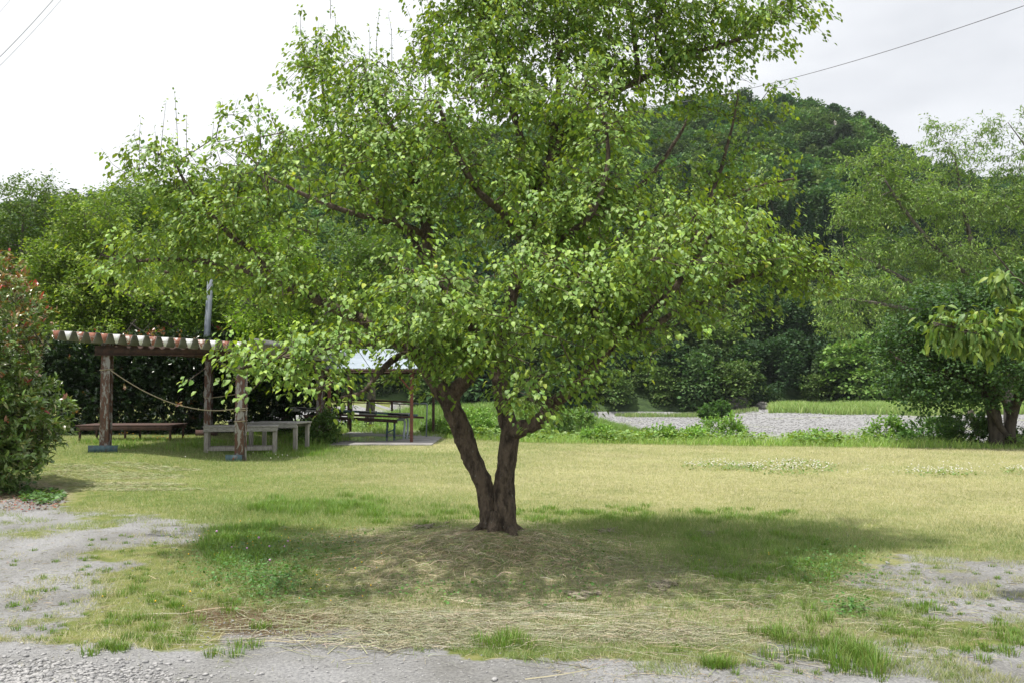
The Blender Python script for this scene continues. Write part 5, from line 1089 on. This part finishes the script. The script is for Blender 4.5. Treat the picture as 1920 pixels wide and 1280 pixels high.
# separate larger plants standing on the bank
def bankplant(px, Y, w, h, lab, cols, seed, ls=.09, nt=220, lpt=12, name='bank_bush', tpl=QL):
    X = (px-960)/F*Y; z = float(H(X, Y)); return shrub(name, lab, 'bush', (X, Y, z), [(X, Y, z+h*.45, w, h*.45, w*.8), (X-.35*w, Y, z+h*.3, w*.6, h*.35, w*.6), (X+.4*w, Y, z+h*.7, w*.45, h*.35, w*.5)], nt, lpt, ls, cols, None, seed, mat=M['leaf_far'], tpl=tpl, stem=.012, group='bushy weeds on the river bank', tw=.22)
GR = [(.17, .30, .07), (.22, .35, .085)]
bankplant(1345, 29.0, .85, .95, 'largest leafy weed bush in front of the shingle bar', GR, 101, nt=420); bankplant(1290, 27.6, .45, .35, 'small weed bush just left of the largest bush', GR, 102)
bankplant(1120, 27.2, .4, .35, 'leafy weed clump at the lawn edge right of the trunk', GR, 103); bankplant(1235, 27.4, .45, .38, 'weed clump midway along the lawn edge', GR, 104)
bankplant(1655, 27.0, .5, .85, 'pointed green bush below the tiered tree', GR, 105); bankplant(1740, 26.4, .8, .75, 'dark reedy clump left of the right-hand trunks', [(.08, .17, .05), (.11, .2, .06)], 106, tpl=QS, ls=.16)
bankplant(1820, 25.4, .7, .8, 'dark undergrowth clump under the right-hand tree', [(.06, .12, .04), (.09, .15, .05)], 107, tpl=QS, ls=.14); bankplant(1930, 25.6, .7, .6, 'dark undergrowth clump at the right edge under the tree', [(.06, .12, .04), (.09, .15, .05)], 108)
bankplant(1520, 27.2, .6, .34, 'round light green weed clump before the shingle', [(.18, .31, .06)], 109); bankplant(880, 29.5, .8, .85, 'leafy weed bush seen between the two trunks of the plum', GR, 110, nt=320); bankplant(925, 30.5, .7, .8, 'weed bush seen just left of the upright plum trunk', GR, 111)
bankplant(1340, 80, 1.4, 1.5, 'rounded bush standing beyond the shingle at the water', [(.10, .2, .05)], 112, ls=.28, nt=260); bankplant(820, 31, .5, .45, 'small weed clump beside the thin dark post', GR, 113)
bankplant(1020, 44, 1.5, 1.3, 'pale green bush on top of the grassy mound', [(.18, .29, .09)], 114, ls=.18); bankplant(1070, 46, 1.2, .9, 'low pale bush on the right of the grassy mound', [(.17, .28, .08)], 115, ls=.16)
bankplant(600, 25.2, .45, .8, 'leafy weed growing beside the rear red post of the shelter', [(.09, .17, .04), (.12, .2, .05)], 116, nt=260)
# one object drifting: small conifer top far left
sp = P(190, 352, 120); t = hill_tree(sp[0], 120, 20.5, 4, .9, .4, 'lone dark conifer top poking above the trees at the far left'); del t['group']

# ------------------------------------------------------------------ the air between here and the hill
hz = Acc().box((0, 300, 95), (1400, 700, 204)).build('haze', None); tag(hz, kind='stuff')
m, n = newmat('haze'); o_ = n.nodes.new('ShaderNodeOutputMaterial'); v_ = n.nodes.new('ShaderNodeVolumePrincipled')
v_.inputs['Color'].default_value = (.86, .92, 1, 1); v_.inputs['Density'].default_value = 0.00013; v_.inputs['Anisotropy'].default_value = 0.2
n.links.new(v_.outputs[0], o_.inputs['Volume']); hz.data.materials.append(m)
